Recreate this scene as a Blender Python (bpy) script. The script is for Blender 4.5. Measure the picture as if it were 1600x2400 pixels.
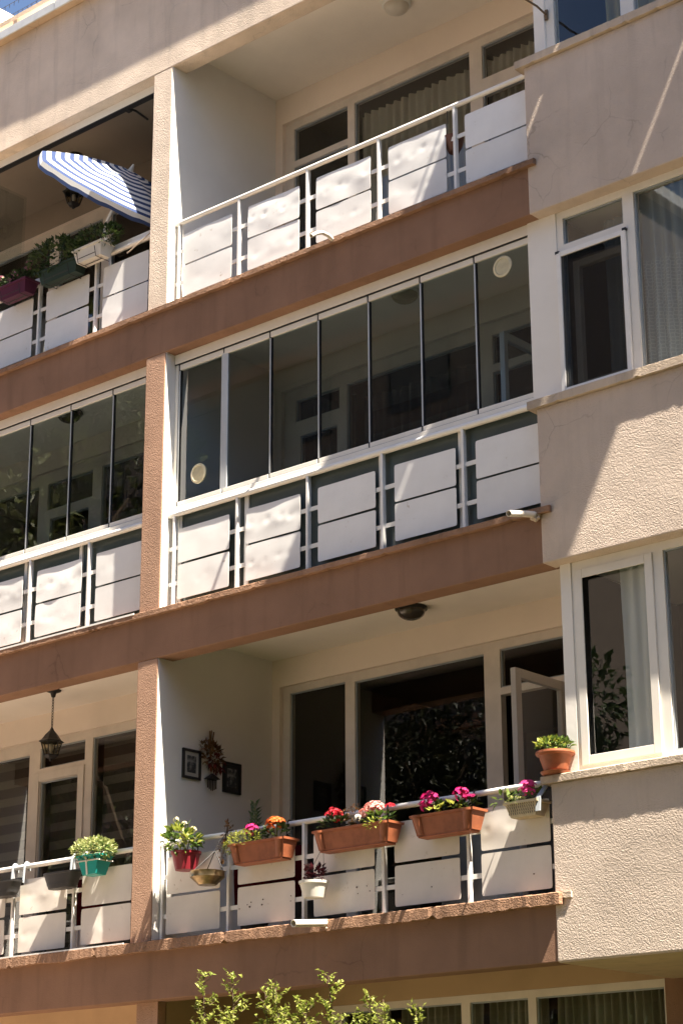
import bpy, math, random
from mathutils import Vector, Matrix, noise

# ------------------------------------------------------------------ camera, sky, sun, exposure
scn = bpy.context.scene
for o in list(bpy.data.objects):
    bpy.data.objects.remove(o, do_unlink=True)
COL = scn.collection
GROUND = -2.9

cam_d = bpy.data.cameras.new('camera')
cam_d.sensor_fit = 'HORIZONTAL'
cam_d.sensor_width = 36.0
cam_d.lens = 107.59
cam_d.clip_start = 0.1
cam_d.clip_end = 3000
cam = bpy.data.objects.new('camera', cam_d)
COL.objects.link(cam)
cam.matrix_world = Matrix((
    (0.75267904, 0.21421747, 0.62256336, 12.6105556),
    (0.65837091, -0.2381534, -0.7140243, -11.7666492),
    (-0.0046909, 0.94730873, -0.32028762, -1.28208537),
    (0, 0, 0, 1)))
scn.camera = cam

SUN = Vector((0.54, -0.110, 1.0)).normalized()
world = bpy.data.worlds.new('World')
scn.world = world
world.use_nodes = True
wn = world.node_tree
wn.nodes.clear()
w_out = wn.nodes.new('ShaderNodeOutputWorld')
w_bg = wn.nodes.new('ShaderNodeBackground')
w_sky = wn.nodes.new('ShaderNodeTexSky')
w_sky.sky_type = 'NISHITA'
w_sky.sun_disc = False
w_sky.sun_elevation = math.asin(SUN.z)
w_sky.sun_rotation = math.atan2(SUN.x, SUN.y)
w_sky.altitude = 100
w_sky.air_density = 0.75
w_sky.dust_density = 1.0
w_sky.ozone_density = 1.0
w_bg.inputs['Strength'].default_value = 0.05
wn.links.new(w_sky.outputs[0], w_bg.inputs[0])
wn.links.new(w_bg.outputs[0], w_out.inputs[0])

sun_d = bpy.data.lights.new('sun', 'SUN')
sun_d.energy = 5.0
sun_d.angle = math.radians(0.53)
sun_d.color = (1.0, 0.89, 0.74)
sun = bpy.data.objects.new('sun', sun_d)
COL.objects.link(sun)
sun.rotation_euler = SUN.to_track_quat('Z', 'Y').to_euler()
sun.location = (20, -10, 40)

vs = scn.view_settings
vs.view_transform = 'Standard'
vs.look = 'None'
vs.gamma = 1.0
vs.use_curve_mapping = False
vs.exposure = 2.34
scn.cycles.use_denoising = True
scn.cycles.max_bounces = 10
scn.cycles.diffuse_bounces = 5
scn.cycles.glossy_bounces = 4
scn.cycles.transparent_max_bounces = 16
scn.cycles.caustics_reflective = False
scn.cycles.caustics_refractive = False

# ------------------------------------------------------------------ helpers
def tag(o, label=None, cat=None, group=None, kind=None):
    if label: o['label'] = label
    if cat: o['category'] = cat
    if group: o['group'] = group
    if kind: o['kind'] = kind
    return o

def empty(name, loc=(0, 0, 0), rz=0.0):
    e = bpy.data.objects.new(name, None)
    e.empty_display_size = 0.1
    e.location = loc
    e.rotation_euler = (0, 0, rz)
    COL.objects.link(e)
    return e

class MB:
    """collects simple shapes; build() links them as one mesh object"""
    def __init__(s):
        s.v = []; s.f = []; s.m = []
    def add(s, vs_, fs, mi=0):
        b = len(s.v)
        s.v += [tuple(q) for q in vs_]
        s.f += [tuple(b + i for i in f) for f in fs]
        s.m += [mi] * len(fs)
        return s
    def box(s, x0, x1, y0, y1, z0, z1, mi=0):
        return s.add([(x0, y0, z0), (x1, y0, z0), (x1, y1, z0), (x0, y1, z0),
                      (x0, y0, z1), (x1, y0, z1), (x1, y1, z1), (x0, y1, z1)],
                     [(0, 3, 2, 1), (4, 5, 6, 7), (0, 1, 5, 4), (1, 2, 6, 5), (2, 3, 7, 6), (3, 0, 4, 7)], mi)
    def frus(s, cx, cy, z0, z1, a0, b0, a1, b1, mi=0):
        """tapered box: half sizes a,b (x,y) at the bottom and the top"""
        return s.add([(cx - a0, cy - b0, z0), (cx + a0, cy - b0, z0), (cx + a0, cy + b0, z0), (cx - a0, cy + b0, z0),
                      (cx - a1, cy - b1, z1), (cx + a1, cy - b1, z1), (cx + a1, cy + b1, z1), (cx - a1, cy + b1, z1)],
                     [(0, 3, 2, 1), (4, 5, 6, 7), (0, 1, 5, 4), (1, 2, 6, 5), (2, 3, 7, 6), (3, 0, 4, 7)], mi)
    def tube(s, pts, r, seg=8, mi=0, cap=True):
        pts = [Vector(q) for q in pts]
        rs = r if isinstance(r, (list, tuple)) else [r] * len(pts)
        rings = []
        ref = None
        for i, q in enumerate(pts):
            d = (pts[min(i + 1, len(pts) - 1)] - pts[max(i - 1, 0)]).normalized()
            if ref is None:
                ref = Vector((0, 0, 1)) if abs(d.z) < 0.9 else Vector((1, 0, 0))
            a = d.cross(ref).normalized()
            c = a.cross(d).normalized()
            ref = c
            rings.append([q + a * math.cos(2 * math.pi * k / seg) * rs[i] + c * math.sin(2 * math.pi * k / seg) * rs[i] for k in range(seg)])
        vv = [x for ring in rings for x in ring]
        ff = []
        for i in range(len(rings) - 1):
            for k in range(seg):
                k2 = (k + 1) % seg
                ff.append((i * seg + k, i * seg + k2, (i + 1) * seg + k2, (i + 1) * seg + k))
        if cap:
            ff.append(tuple(range(seg))[::-1])
            ff.append(tuple((len(rings) - 1) * seg + k for k in range(seg)))
        return s.add(vv, ff, mi)
    def lathe(s, c, prof, seg=24, mi=0, sx=1.0, sy=1.0):
        """profile of (radius, z) spun about a vertical axis at c"""
        vv = []; ff = []
        for (r, z) in prof:
            for k in range(seg):
                a = 2 * math.pi * k / seg
                vv.append((c[0] + r * math.cos(a) * sx, c[1] + r * math.sin(a) * sy, c[2] + z))
        for i in range(len(prof) - 1):
            for k in range(seg):
                k2 = (k + 1) % seg
                ff.append((i * seg + k, i * seg + k2, (i + 1) * seg + k2, (i + 1) * seg + k))
        return s.add(vv, ff, mi)
    def build(s, name, mats, parent=None, smooth=False, bevel=0.0, loc=None):
        me = bpy.data.meshes.new(name)
        me.from_pydata(s.v, [], s.f)
        if not isinstance(mats, (list, tuple)):
            mats = [mats]
        for m in mats:
            me.materials.append(m)
        if len(mats) > 1:
            me.polygons.foreach_set('material_index', s.m)
        if smooth:
            me.polygons.foreach_set('use_smooth', [True] * len(me.polygons))
        me.update()
        o = bpy.data.objects.new(name, me)
        COL.objects.link(o)
        if loc is not None:
            o.location = loc
        if parent is not None:
            o.parent = parent
        if bevel:
            b = o.modifiers.new('bevel', 'BEVEL')
            b.width = bevel; b.segments = 2; b.limit_method = 'ANGLE'
        return o

def auto_smooth(o, ang=40):
    me = o.data
    me.polygons.foreach_set('use_smooth', [True] * len(me.polygons))
    try:
        me.set_sharp_from_angle(angle=math.radians(ang))
    except Exception:
        pass
    return o

# ------------------------------------------------------------------ materials
def new_mat(name):
    m = bpy.data.materials.new(name)
    m.use_nodes = True
    nt = m.node_tree
    b = nt.nodes['Principled BSDF']
    return m, nt, b

def N(nt, t, **kw):
    n = nt.nodes.new(t)
    for k, v in kw.items():
        if k in n.inputs:
            n.inputs[k].default_value = v
        else:
            setattr(n, k, v)
    return n

def mixcol(nt, fac, a, b):
    n = nt.nodes.new('ShaderNodeMix')
    n.data_type = 'RGBA'
    if hasattr(fac, 'links') or not isinstance(fac, (int, float)):
        nt.links.new(fac, n.inputs[0])
    else:
        n.inputs[0].default_value = fac
    for s, v in ((n.inputs[6], a), (n.inputs[7], b)):
        if isinstance(v, tuple):
            s.default_value = v if len(v) == 4 else (*v, 1)
        else:
            nt.links.new(v, s)
    return n.outputs[2]

def ramp(nt, inp, a, b):
    n = nt.nodes.new('ShaderNodeMapRange')
    n.inputs[1].default_value = a
    n.inputs[2].default_value = b
    nt.links.new(inp, n.inputs[0])
    return n.outputs[0]

def stucco(name, col, bump=0.55, scale=106.0, dirt=0.11, grain_dist=0.0115):
    m, nt, b = new_mat(name)
    tc = N(nt, 'ShaderNodeTexCoord')
    n1 = N(nt, 'ShaderNodeTexNoise', Scale=scale, Detail=2.0, Roughness=0.6)
    n2 = N(nt, 'ShaderNodeTexVoronoi', Scale=scale * 0.62)
    n2.feature = 'SMOOTH_F1'
    n3 = N(nt, 'ShaderNodeTexNoise', Scale=1.3, Detail=5.0, Roughness=0.6)
    mp = N(nt, 'ShaderNodeMapping')
    mp.inputs['Scale'].default_value = (6.5, 6.5, 0.6)
    n4 = N(nt, 'ShaderNodeTexNoise', Scale=1.0, Detail=4.0, Roughness=0.6)
    for n in (n1, n2, n3):
        nt.links.new(tc.outputs['Object'], n.inputs['Vector'])
    nt.links.new(tc.outputs['Object'], mp.inputs[0])
    nt.links.new(mp.outputs[0], n4.inputs['Vector'])
    add = N(nt, 'ShaderNodeMath', operation='SUBTRACT')
    nt.links.new(n1.outputs[0], add.inputs[0])
    mul = N(nt, 'ShaderNodeMath', operation='MULTIPLY')
    mul.inputs[1].default_value = 0.35
    nt.links.new(n2.outputs['Distance'], mul.inputs[0])
    nt.links.new(mul.outputs[0], add.inputs[1])
    # broad trowel waves below the grain
    w = N(nt, 'ShaderNodeTexNoise', Scale=5.0, Detail=2.0)
    nt.links.new(tc.outputs['Object'], w.inputs['Vector'])
    wm = N(nt, 'ShaderNodeMath', operation='MULTIPLY_ADD')
    wm.inputs[1].default_value = 0.9
    nt.links.new(w.outputs[0], wm.inputs[0])
    nt.links.new(add.outputs[0], wm.inputs[2])
    bp = N(nt, 'ShaderNodeBump', Strength=bump, Distance=grain_dist)
    nt.links.new(wm.outputs[0], bp.inputs['Height'])
    nt.links.new(bp.outputs[0], b.inputs['Normal'])
    dk = tuple(c * (1 - dirt * 1.9) for c in col)
    lt = tuple(min(1, c * (1 + dirt * 0.5)) for c in col)
    c1 = mixcol(nt, ramp(nt, n3.outputs[0], 0.35, 0.7), lt, dk)
    st = ramp(nt, n4.outputs[0], 0.52, 0.85)
    c2 = mixcol(nt, st, c1, tuple(c * (1 - dirt * 2.6) for c in col))
    ds = N(nt, 'ShaderNodeTexNoise', Scale=3.0, Detail=4.0)
    nt.links.new(tc.outputs['Object'], ds.inputs['Vector'])
    mv = N(nt, 'ShaderNodeMix'); mv.data_type = 'RGBA'; mv.inputs[0].default_value = 0.22
    nt.links.new(tc.outputs['Object'], mv.inputs[6]); nt.links.new(ds.outputs['Color'], mv.inputs[7])
    cr = N(nt, 'ShaderNodeTexVoronoi', Scale=2.3); cr.feature = 'DISTANCE_TO_EDGE'
    nt.links.new(mv.outputs[2], cr.inputs['Vector'])
    line = ramp(nt, cr.outputs['Distance'], 0.012, 0.002)
    msk = ramp(nt, n3.outputs[0], 0.50, 0.62)
    lm = N(nt, 'ShaderNodeMath', operation='MULTIPLY')
    nt.links.new(line, lm.inputs[0]); nt.links.new(msk, lm.inputs[1])
    l2 = N(nt, 'ShaderNodeMath', operation='MULTIPLY'); l2.inputs[1].default_value = 0.38
    nt.links.new(lm.outputs[0], l2.inputs[0])
    c3 = mixcol(nt, l2.outputs[0], c2, tuple(c * 0.35 for c in col))
    nt.links.new(c3, b.inputs['Base Color'])
    b.inputs['Roughness'].default_value = 0.92
    b.inputs['Specular IOR Level'].default_value = 0.2
    return m

def paint(name, col, rough=0.5, var=0.06, scale=3.0, spec=0.4, bump=0.0, bscale=40.0, metal=0.0, stain=None, streak=False, flecks=None):
    m, nt, b = new_mat(name)
    tc = N(nt, 'ShaderNodeTexCoord')
    n3 = N(nt, 'ShaderNodeTexNoise', Scale=scale, Detail=5.0, Roughness=0.6)
    if streak:
        mp = N(nt, 'ShaderNodeMapping')
        mp.inputs['Scale'].default_value = (6.0, 6.0, 0.6)
        nt.links.new(tc.outputs['Object'], mp.inputs[0])
        nt.links.new(mp.outputs[0], n3.inputs['Vector'])
    else:
        nt.links.new(tc.outputs['Object'], n3.inputs['Vector'])
    dk = stain if stain else tuple(c * (1 - 2.2 * var) for c in col)
    lt = tuple(min(1, c * (1 + var)) for c in col)
    pc = mixcol(nt, ramp(nt, n3.outputs[0], 0.42, 0.78), lt, dk)
    if flecks:
        oi_ = N(nt, 'ShaderNodeObjectInfo')
        ad = N(nt, 'ShaderNodeVectorMath', operation='ADD')
        nt.links.new(tc.outputs['Object'], ad.inputs[0]); nt.links.new(oi_.outputs['Location'], ad.inputs[1])
        nf = N(nt, 'ShaderNodeTexNoise', Scale=17.0, Detail=4.0, Roughness=0.65)
        nt.links.new(ad.outputs[0], nf.inputs['Vector'])
        ng = N(nt, 'ShaderNodeTexNoise', Scale=2.2, Detail=2.0)
        nt.links.new(ad.outputs[0], ng.inputs['Vector'])
        mf = N(nt, 'ShaderNodeMath', operation='MULTIPLY')
        nt.links.new(ramp(nt, nf.outputs[0], 0.64, 0.74), mf.inputs[0]); nt.links.new(ramp(nt, ng.outputs[0], 0.45, 0.65), mf.inputs[1])
        pc = mixcol(nt, mf.outputs[0], pc, flecks)
        # each plate has faded a little differently
        hs = N(nt, 'ShaderNodeHueSaturation')
        rv = N(nt, 'ShaderNodeMapRange'); rv.inputs[3].default_value = 0.90; rv.inputs[4].default_value = 1.04
        nt.links.new(oi_.outputs['Random'], rv.inputs[0]); nt.links.new(rv.outputs[0], hs.inputs['Value'])
        nt.links.new(pc, hs.inputs['Color'])
        pc = hs.outputs[0]
    nt.links.new(pc, b.inputs['Base Color'])
    b.inputs['Roughness'].default_value = rough
    b.inputs['Metallic'].default_value = metal
    b.inputs['Specular IOR Level'].default_value = spec
    if bump:
        n1 = N(nt, 'ShaderNodeTexNoise', Scale=bscale, Detail=3.0)
        nt.links.new(tc.outputs['Object'], n1.inputs['Vector'])
        bp = N(nt, 'ShaderNodeBump', Strength=bump, Distance=0.01)
        nt.links.new(n1.outputs[0], bp.inputs['Height'])
        nt.links.new(bp.outputs[0], b.inputs['Normal'])
    return m

def glass(name, tint, refl=1.0, rough=0.0, wav=0.0):
    """thin pane: Fresnel mix of a tinted see-through and a mirror"""
    m = bpy.data.materials.new(name)
    m.use_nodes = True
    nt = m.node_tree
    nt.nodes.clear()
    out = N(nt, 'ShaderNodeOutputMaterial')
    tr = N(nt, 'ShaderNodeBsdfTransparent')
    tr.inputs[0].default_value = (*tint, 1)
    gl = N(nt, 'ShaderNodeBsdfGlossy', Roughness=rough)
    gl.inputs[0].default_value = (0.95, 0.97, 1.0, 1)
    fr = N(nt, 'ShaderNodeFresnel', IOR=1.5)
    mu = N(nt, 'ShaderNodeMath', operation='MULTIPLY')
    mu.inputs[1].default_value = refl
    mu.use_clamp = True
    mx = N(nt, 'ShaderNodeMixShader')
    # only the outer face of the pane mirrors; the exit face would otherwise reflect totally
    ge = N(nt, 'ShaderNodeNewGeometry')
    fm = N(nt, 'ShaderNodeMath', operation='SUBTRACT')
    fm.inputs[0].default_value = 1.0
    nt.links.new(ge.outputs['Backfacing'], fm.inputs[1])
    f2 = N(nt, 'ShaderNodeMath', operation='MULTIPLY')
    nt.links.new(fr.outputs[0], mu.inputs[0])
    nt.links.new(mu.outputs[0], f2.inputs[0])
    nt.links.new(fm.outputs[0], f2.inputs[1])
    nt.links.new(f2.outputs[0], mx.inputs[0])
    nt.links.new(tr.outputs[0], mx.inputs[1])
    nt.links.new(gl.outputs[0], mx.inputs[2])
    nt.links.new(mx.outputs[0], out.inputs[0])
    if wav:
        tc = N(nt, 'ShaderNodeTexCoord')
        n1 = N(nt, 'ShaderNodeTexNoise', Scale=2.5, Detail=1.0)
        nt.links.new(tc.outputs['Object'], n1.inputs['Vector'])
        bp = N(nt, 'ShaderNodeBump', Strength=wav, Distance=0.02)
        nt.links.new(n1.outputs[0], bp.inputs['Height'])
        nt.links.new(bp.outputs[0], gl.inputs['Normal'])
    return m

def leafmat(name, col, col2, trans=0.35, rough=0.45):
    m = bpy.data.materials.new(name)
    m.use_nodes = True
    nt = m.node_tree
    b = nt.nodes['Principled BSDF']
    out = nt.nodes['Material Output']
    oi = N(nt, 'ShaderNodeNewGeometry')
    c = mixcol(nt, oi.outputs['Random Per Island'], col, col2)
    nt.links.new(c, b.inputs['Base Color'])
    b.inputs['Roughness'].default_value = rough
    b.inputs['Specular IOR Level'].default_value = 0.3
    t = N(nt, 'ShaderNodeBsdfTranslucent')
    nt.links.new(c, t.inputs[0])
    mx = N(nt, 'ShaderNodeMixShader')
    mx.inputs[0].default_value = trans
    nt.links.new(b.outputs[0], mx.inputs[1])
    nt.links.new(t.outputs[0], mx.inputs[2])
    nt.links.new(mx.outputs[0], out.inputs[0])
    return m

CREAM = (0.70, 0.59, 0.485)
M = {}
M['cream'] = stucco('cream_stucco', CREAM, bump=0.62)
M['cream_bay'] = stucco('cream_bay_stucco', (0.60, 0.50, 0.42), bump=0.66, dirt=0.09)
M['brown'] = stucco('brown_stucco', (0.385, 0.24, 0.165), bump=0.6)
M['brownflat'] = stucco('brown_painted_render', (0.262, 0.152, 0.100), bump=0.25, dirt=0.10)
M['coping'] = stucco('worn_coping', (0.33, 0.195, 0.125), bump=0.9, scale=80, dirt=0.2)
M['sillstone'] = stucco('pale_sill_render', (0.56, 0.46, 0.36), bump=0.5, scale=80, dirt=0.18)
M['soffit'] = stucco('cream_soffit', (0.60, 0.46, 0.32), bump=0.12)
M['wallwhite'] = paint('white_wall_paint', (0.79, 0.765, 0.72), rough=0.85, var=0.03, scale=1.2, spec=0.2, bump=0.10, bscale=30)
M['ceil'] = paint('ceiling_paint', (0.83, 0.77, 0.70), rough=0.9, var=0.05, scale=0.8, spec=0.15, bump=0.05, bscale=18)
M['backwall'] = paint('balcony_wall_paint', (0.77, 0.68, 0.59), rough=0.9, var=0.04, scale=1.0, spec=0.15, bump=0.08)
M['ochre'] = paint('ochre_wall_paint', (0.38, 0.265, 0.16), rough=0.9, var=0.08, scale=1.4, spec=0.15, bump=0.08)
M['room'] = paint('dimmed_room', (0.045, 0.036, 0.03), rough=0.95, var=0.05)  # near-black: the dimness of the unlit rooms is put into the colour
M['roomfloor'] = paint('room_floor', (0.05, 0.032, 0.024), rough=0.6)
M['tile'] = paint('balcony_floor_tile', (0.36, 0.30, 0.25), rough=0.6)
M['white'] = paint('white_metal_paint', (0.78, 0.77, 0.74), rough=0.38, var=0.04, scale=6, spec=0.5, bump=0.04, bscale=60)
M['plate'] = paint('white_sheet_metal', (0.76, 0.76, 0.75), rough=0.42, var=0.03, scale=3.0, spec=0.45, flecks=(0.48, 0.42, 0.35))
M['plate_warm'] = paint('aged_white_sheet_metal', (0.74, 0.70, 0.64), rough=0.5, var=0.05, scale=2.6, spec=0.35, flecks=(0.36, 0.27, 0.19))
M['pvc'] = paint('white_pvc', (0.76, 0.73, 0.67), rough=0.35, var=0.03, scale=5, spec=0.4)
M['pvc_old'] = paint('aged_window_frame', (0.62, 0.56, 0.49), rough=0.5, var=0.06, scale=4, spec=0.3)
M['pvc_grey'] = paint('greyed_door_paint', (0.42, 0.39, 0.35), rough=0.45, var=0.05, spec=0.35)
M['alu'] = paint('anodised_aluminium', (0.55, 0.58, 0.60), rough=0.35, var=0.03, spec=0.5, metal=0.35)
M['black'] = paint('black_plastic', (0.012, 0.012, 0.013), rough=0.5, var=0.1)
M['iron'] = paint('black_wrought_iron', (0.018, 0.016, 0.015), rough=0.5, var=0.1, spec=0.4)
M['gasket'] = paint('grey_gasket', (0.30, 0.33, 0.35), rough=0.4, var=0.05)
M['glass'] = glass('window_glass', (0.92, 0.94, 0.94), 1.7)
M['glass_bal'] = glass('balcony_glass', (0.75, 0.81, 0.845), 1.6)
M['glass_dark'] = glass('smoked_glass', (0.55, 0.62, 0.63), 1.6)
M['glass_back'] = paint('opaque_reflection_grey', (0.085, 0.11, 0.112), rough=0.12, var=0.05, spec=0.5)  # opaque teal-grey stands in for the reflections of the lower panes
M['glass_lamp'] = glass('lamp_glass', (0.75, 0.72, 0.62), 1.3)
M['opal'] = paint('opal_lamp_shade', (0.62, 0.58, 0.52), rough=0.3, var=0.02, spec=0.5)
M['bronze'] = paint('dark_lamp_shade', (0.05, 0.04, 0.03), rough=0.25, var=0.1, spec=0.5)
M['galv'] = paint('zinc_roof_edging', (0.62, 0.63, 0.62), rough=0.45, var=0.06, metal=0.3, scale=8)
M['terra'] = paint('terracotta_plastic', (0.29, 0.092, 0.04), flecks=(0.30, 0.20, 0.14), rough=0.5, var=0.16, scale=9, spec=0.35, bump=0.05)
M['red'] = paint('crimson_plastic', (0.22, 0.016, 0.026), rough=0.4, var=0.06, spec=0.4)
M['teal'] = paint('teal_plastic', (0.01, 0.30, 0.27), rough=0.35, var=0.05, spec=0.4)
M['anthr'] = paint('anthracite_plastic', (0.035, 0.034, 0.034), rough=0.5, var=0.08, spec=0.35)
M['purple'] = paint('purple_plastic', (0.075, 0.010, 0.036), rough=0.4, var=0.08, spec=0.4)
M['dkgreen'] = paint('dark_green_plastic', (0.012, 0.03, 0.02), rough=0.5, var=0.08)
M['potwhite'] = paint('white_pot_plastic', (0.62, 0.60, 0.55), rough=0.4, var=0.04)
M['basket'] = paint('beige_wicker_plastic', (0.50, 0.42, 0.28), rough=0.55, var=0.1, scale=20)
M['soil'] = paint('potting_soil', (0.035, 0.022, 0.014), rough=0.95, var=0.15, bump=0.6, bscale=80)
M['pipe'] = paint('cream_pvc_pipe', (0.78, 0.72, 0.62), rough=0.4, var=0.05)
M['brass'] = paint('tarnished_brass', (0.24, 0.18, 0.10), rough=0.35, var=0.25, scale=18, metal=0.9)
M['string'] = paint('dark_string', (0.08, 0.06, 0.05), rough=0.9)
M['ground'] = paint('paving', (0.35, 0.28, 0.23), rough=0.9, var=0.08, scale=0.6, bump=0.2)
M['bark'] = paint('bark', (0.10, 0.07, 0.045), rough=0.95, var=0.2, scale=8, bump=0.6, bscale=25)
M['stem'] = paint('green_stem', (0.09, 0.11, 0.03), rough=0.7, var=0.1)
M['leaf'] = leafmat('green_leaf', (0.055, 0.11, 0.02), (0.13, 0.18, 0.035))
M['leaf_dark'] = leafmat('dark_leaf', (0.02, 0.045, 0.012), (0.05, 0.08, 0.02), 0.25)
M['leaf_lime'] = leafmat('lime_leaf', (0.20, 0.24, 0.03), (0.34, 0.36, 0.07), 0.4)
M['leaf_var'] = leafmat('variegated_leaf', (0.14, 0.20, 0.04), (0.55, 0.55, 0.26), 0.3)
M['leaf_shrub'] = leafmat('privet_leaf', (0.15, 0.20, 0.03), (0.36, 0.38, 0.09), 0.35)
M['leaf_tree'] = leafmat('tree_leaf', (0.035, 0.05, 0.012), (0.10, 0.11, 0.03), 0.25)
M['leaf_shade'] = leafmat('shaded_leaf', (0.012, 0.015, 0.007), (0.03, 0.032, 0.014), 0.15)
M['leaf_dry'] = leafmat('dried_leaf', (0.09, 0.045, 0.02), (0.22, 0.11, 0.04), 0.2)
for nm, a, b2 in (('magenta', (0.50, 0.012, 0.12), (0.62, 0.03, 0.22)), ('orange', (0.72, 0.13, 0.02), (0.80, 0.24, 0.05)),
                  ('redfl', (0.52, 0.012, 0.03), (0.66, 0.04, 0.06)), ('pinkfl', (0.74, 0.30, 0.27), (0.82, 0.46, 0.40)),
                  ('hotpink', (0.66, 0.035, 0.22), (0.75, 0.10, 0.32)), ('creamfl', (0.72, 0.66, 0.38), (0.80, 0.76, 0.55)),
                  ('whitefl', (0.75, 0.74, 0.68), (0.8, 0.8, 0.75)), ('palepink', (0.45, 0.16, 0.24), (0.60, 0.30, 0.36))):
    M[nm] = leafmat(nm + '_petal', a, b2, 0.3, 0.6)

def curtain_mat(name, col, trans=0.3, alpha=1.0, lace=False):
    m = bpy.data.materials.new(name)
    m.use_nodes = True
    nt = m.node_tree
    b = nt.nodes['Principled BSDF']
    out = nt.nodes['Material Output']
    b.inputs['Roughness'].default_value = 0.95
    b.inputs['Specular IOR Level'].default_value = 0.05
    b.inputs['Base Color'].default_value = (*col, 1)
    t = N(nt, 'ShaderNodeBsdfTranslucent')
    t.inputs[0].default_value = (*col, 1)
    mx = N(nt, 'ShaderNodeMixShader')
    mx.inputs[0].default_value = trans
    nt.links.new(b.outputs[0], mx.inputs[1])
    nt.links.new(t.outputs[0], mx.inputs[2])
    last = mx.outputs[0]
    if alpha < 1 or lace:
        tp = N(nt, 'ShaderNodeBsdfTransparent')
        m2 = N(nt, 'ShaderNodeMixShader')
        m2.inputs[0].default_value = alpha
        if lace:
            tc = N(nt, 'ShaderNodeTexCoord')
            vo = N(nt, 'ShaderNodeTexVoronoi', Scale=34.0, Randomness=0.35)
            vo.feature = 'DISTANCE_TO_EDGE'
            sp = N(nt, 'ShaderNodeSeparateXYZ')
            cb = N(nt, 'ShaderNodeCombineXYZ')
            nt.links.new(tc.outputs['Object'], sp.inputs[0])
            nt.links.new(sp.outputs[0], cb.inputs[0])
            nt.links.new(sp.outputs[2], cb.inputs[1])
            nt.links.new(cb.outputs[0], vo.inputs['Vector'])
            edge = ramp(nt, vo.outputs['Distance'], 0.16, 0.05)
            low = ramp(nt, sp.outputs[2], 5.42, 5.38)
            mm = N(nt, 'ShaderNodeMath', operation='MULTIPLY')
            nt.links.new(edge, mm.inputs[0]); nt.links.new(low, mm.inputs[1])
            ma = N(nt, 'ShaderNodeMath', operation='MULTIPLY_ADD')
            ma.inputs[1].default_value = 0.20; ma.inputs[2].default_value = alpha
            ma.use_clamp = True
            nt.links.new(mm.outputs[0], ma.inputs[0])
            nt.links.new(ma.outputs[0], m2.inputs[0])
        nt.links.new(tp.outputs[0], m2.inputs[1])
        nt.links.new(last, m2.inputs[2])
        last = m2.outputs[0]
    nt.links.new(last, out.inputs[0])
    return m

M['cur_olive'] = curtain_mat('beige_curtain', (0.42, 0.385, 0.30))
M['cur_grey'] = curtain_mat('grey_blue_sheer', (0.40, 0.47, 0.50), 0.3, 0.80, lace=True)
M['cur_white'] = curtain_mat('white_sheer', (0.80, 0.82, 0.80), 0.3)
M['cur_dark'] = curtain_mat('dark_curtain', (0.10, 0.10, 0.10), 0.2)
M['cur_gold'] = curtain_mat('mustard_curtain', (0.50, 0.42, 0.20))
M['cloth_red'] = curtain_mat('dark_red_cloth', (0.07, 0.006, 0.008), 0.1)
M['cloth_blue'] = curtain_mat('grey_blue_cloth', (0.20, 0.24, 0.29), 0.1)
M['blind_dark'] = curtain_mat('blind_dark_band', (0.05, 0.042, 0.036), 0.1)
M['blind_light'] = curtain_mat('blind_sheer_band', (0.18, 0.155, 0.13), 0.4)

# ------------------------------------------------------------------ ground
g = MB().box(-1500, 1500, -1500, 1500, GROUND - 0.5, GROUND).build('ground', M['ground'])
tag(g, kind='structure')
gd = MB().box(-0.5, 60, -13.5, 1.4, GROUND, GROUND + 0.06).build('bounce_cut_ground', paint('bounce_cut_dark', (0.055, 0.055, 0.025), rough=0.95, var=0.25, scale=1.5, bump=0.6))  # unseen dark ground added to cut bounce light from the right
tag(gd, kind='structure')
rd = MB().box(-120, 120, -20.5, -14.0, GROUND, GROUND + 0.004).build('road', paint('asphalt', (0.05, 0.05, 0.05), rough=0.9))
tag(rd, kind='structure')

# ------------------------------------------------------------------ the building
XW, XB = 0.249, 4.31
XL, XR = -5.0, 8.6
ZT, ZC, ZB_, ZA = 8.944, 6.0, 3.15, 0.273
LEV = {'c': dict(open_top=ZT, ceil=9.19, lintel=8.89, floor=6.40, ledge=(6.405, 6.455), rail=7.305, plates=((6.865, 7.176), (6.547, 6.848))),
       'b': dict(open_top=ZC, ceil=6.24, lintel=6.02, floor=3.53, ledge=(3.530, 3.580), rail=4.455, plates=((3.994, 4.306), (3.665, 3.976))),
       'a': dict(open_top=ZB_, ceil=3.39, lintel=3.135, floor=0.69, ledge=(0.660, 0.745), rail=1.553, plates=((1.129, 1.436), (0.801, 1.106)))}
bld = empty('apartment_building', (0, 0, 0))
tag(bld, 'cream and brown stuccoed apartment block with stacked balconies', 'building')

def part(name, mat, x0, x1, y0, y1, z0, z1, bevel=0.0):
    return MB().box(x0, x1, y0, y1, z0, z1).build(name, mat, bld, bevel=bevel)

BT = 0.19
# beams (top one is the parapet band)
part('roof_beam', M['cream'], XL, XR, 0.0, BT, ZT, 10.22, bevel=0.008)
part('balcony_beam', M['brownflat'], XL, XB + 0.02, 0.0, BT, ZC, 6.41, bevel=0.008)
part('balcony_beam', M['brownflat'], XL, XB + 0.02, 0.0, BT, ZB_, 3.535, bevel=0.008)
part('balcony_beam', M['brownflat'], XL, XB + 0.02, 0.0, BT, ZA, 0.67, bevel=0.008)
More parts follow.
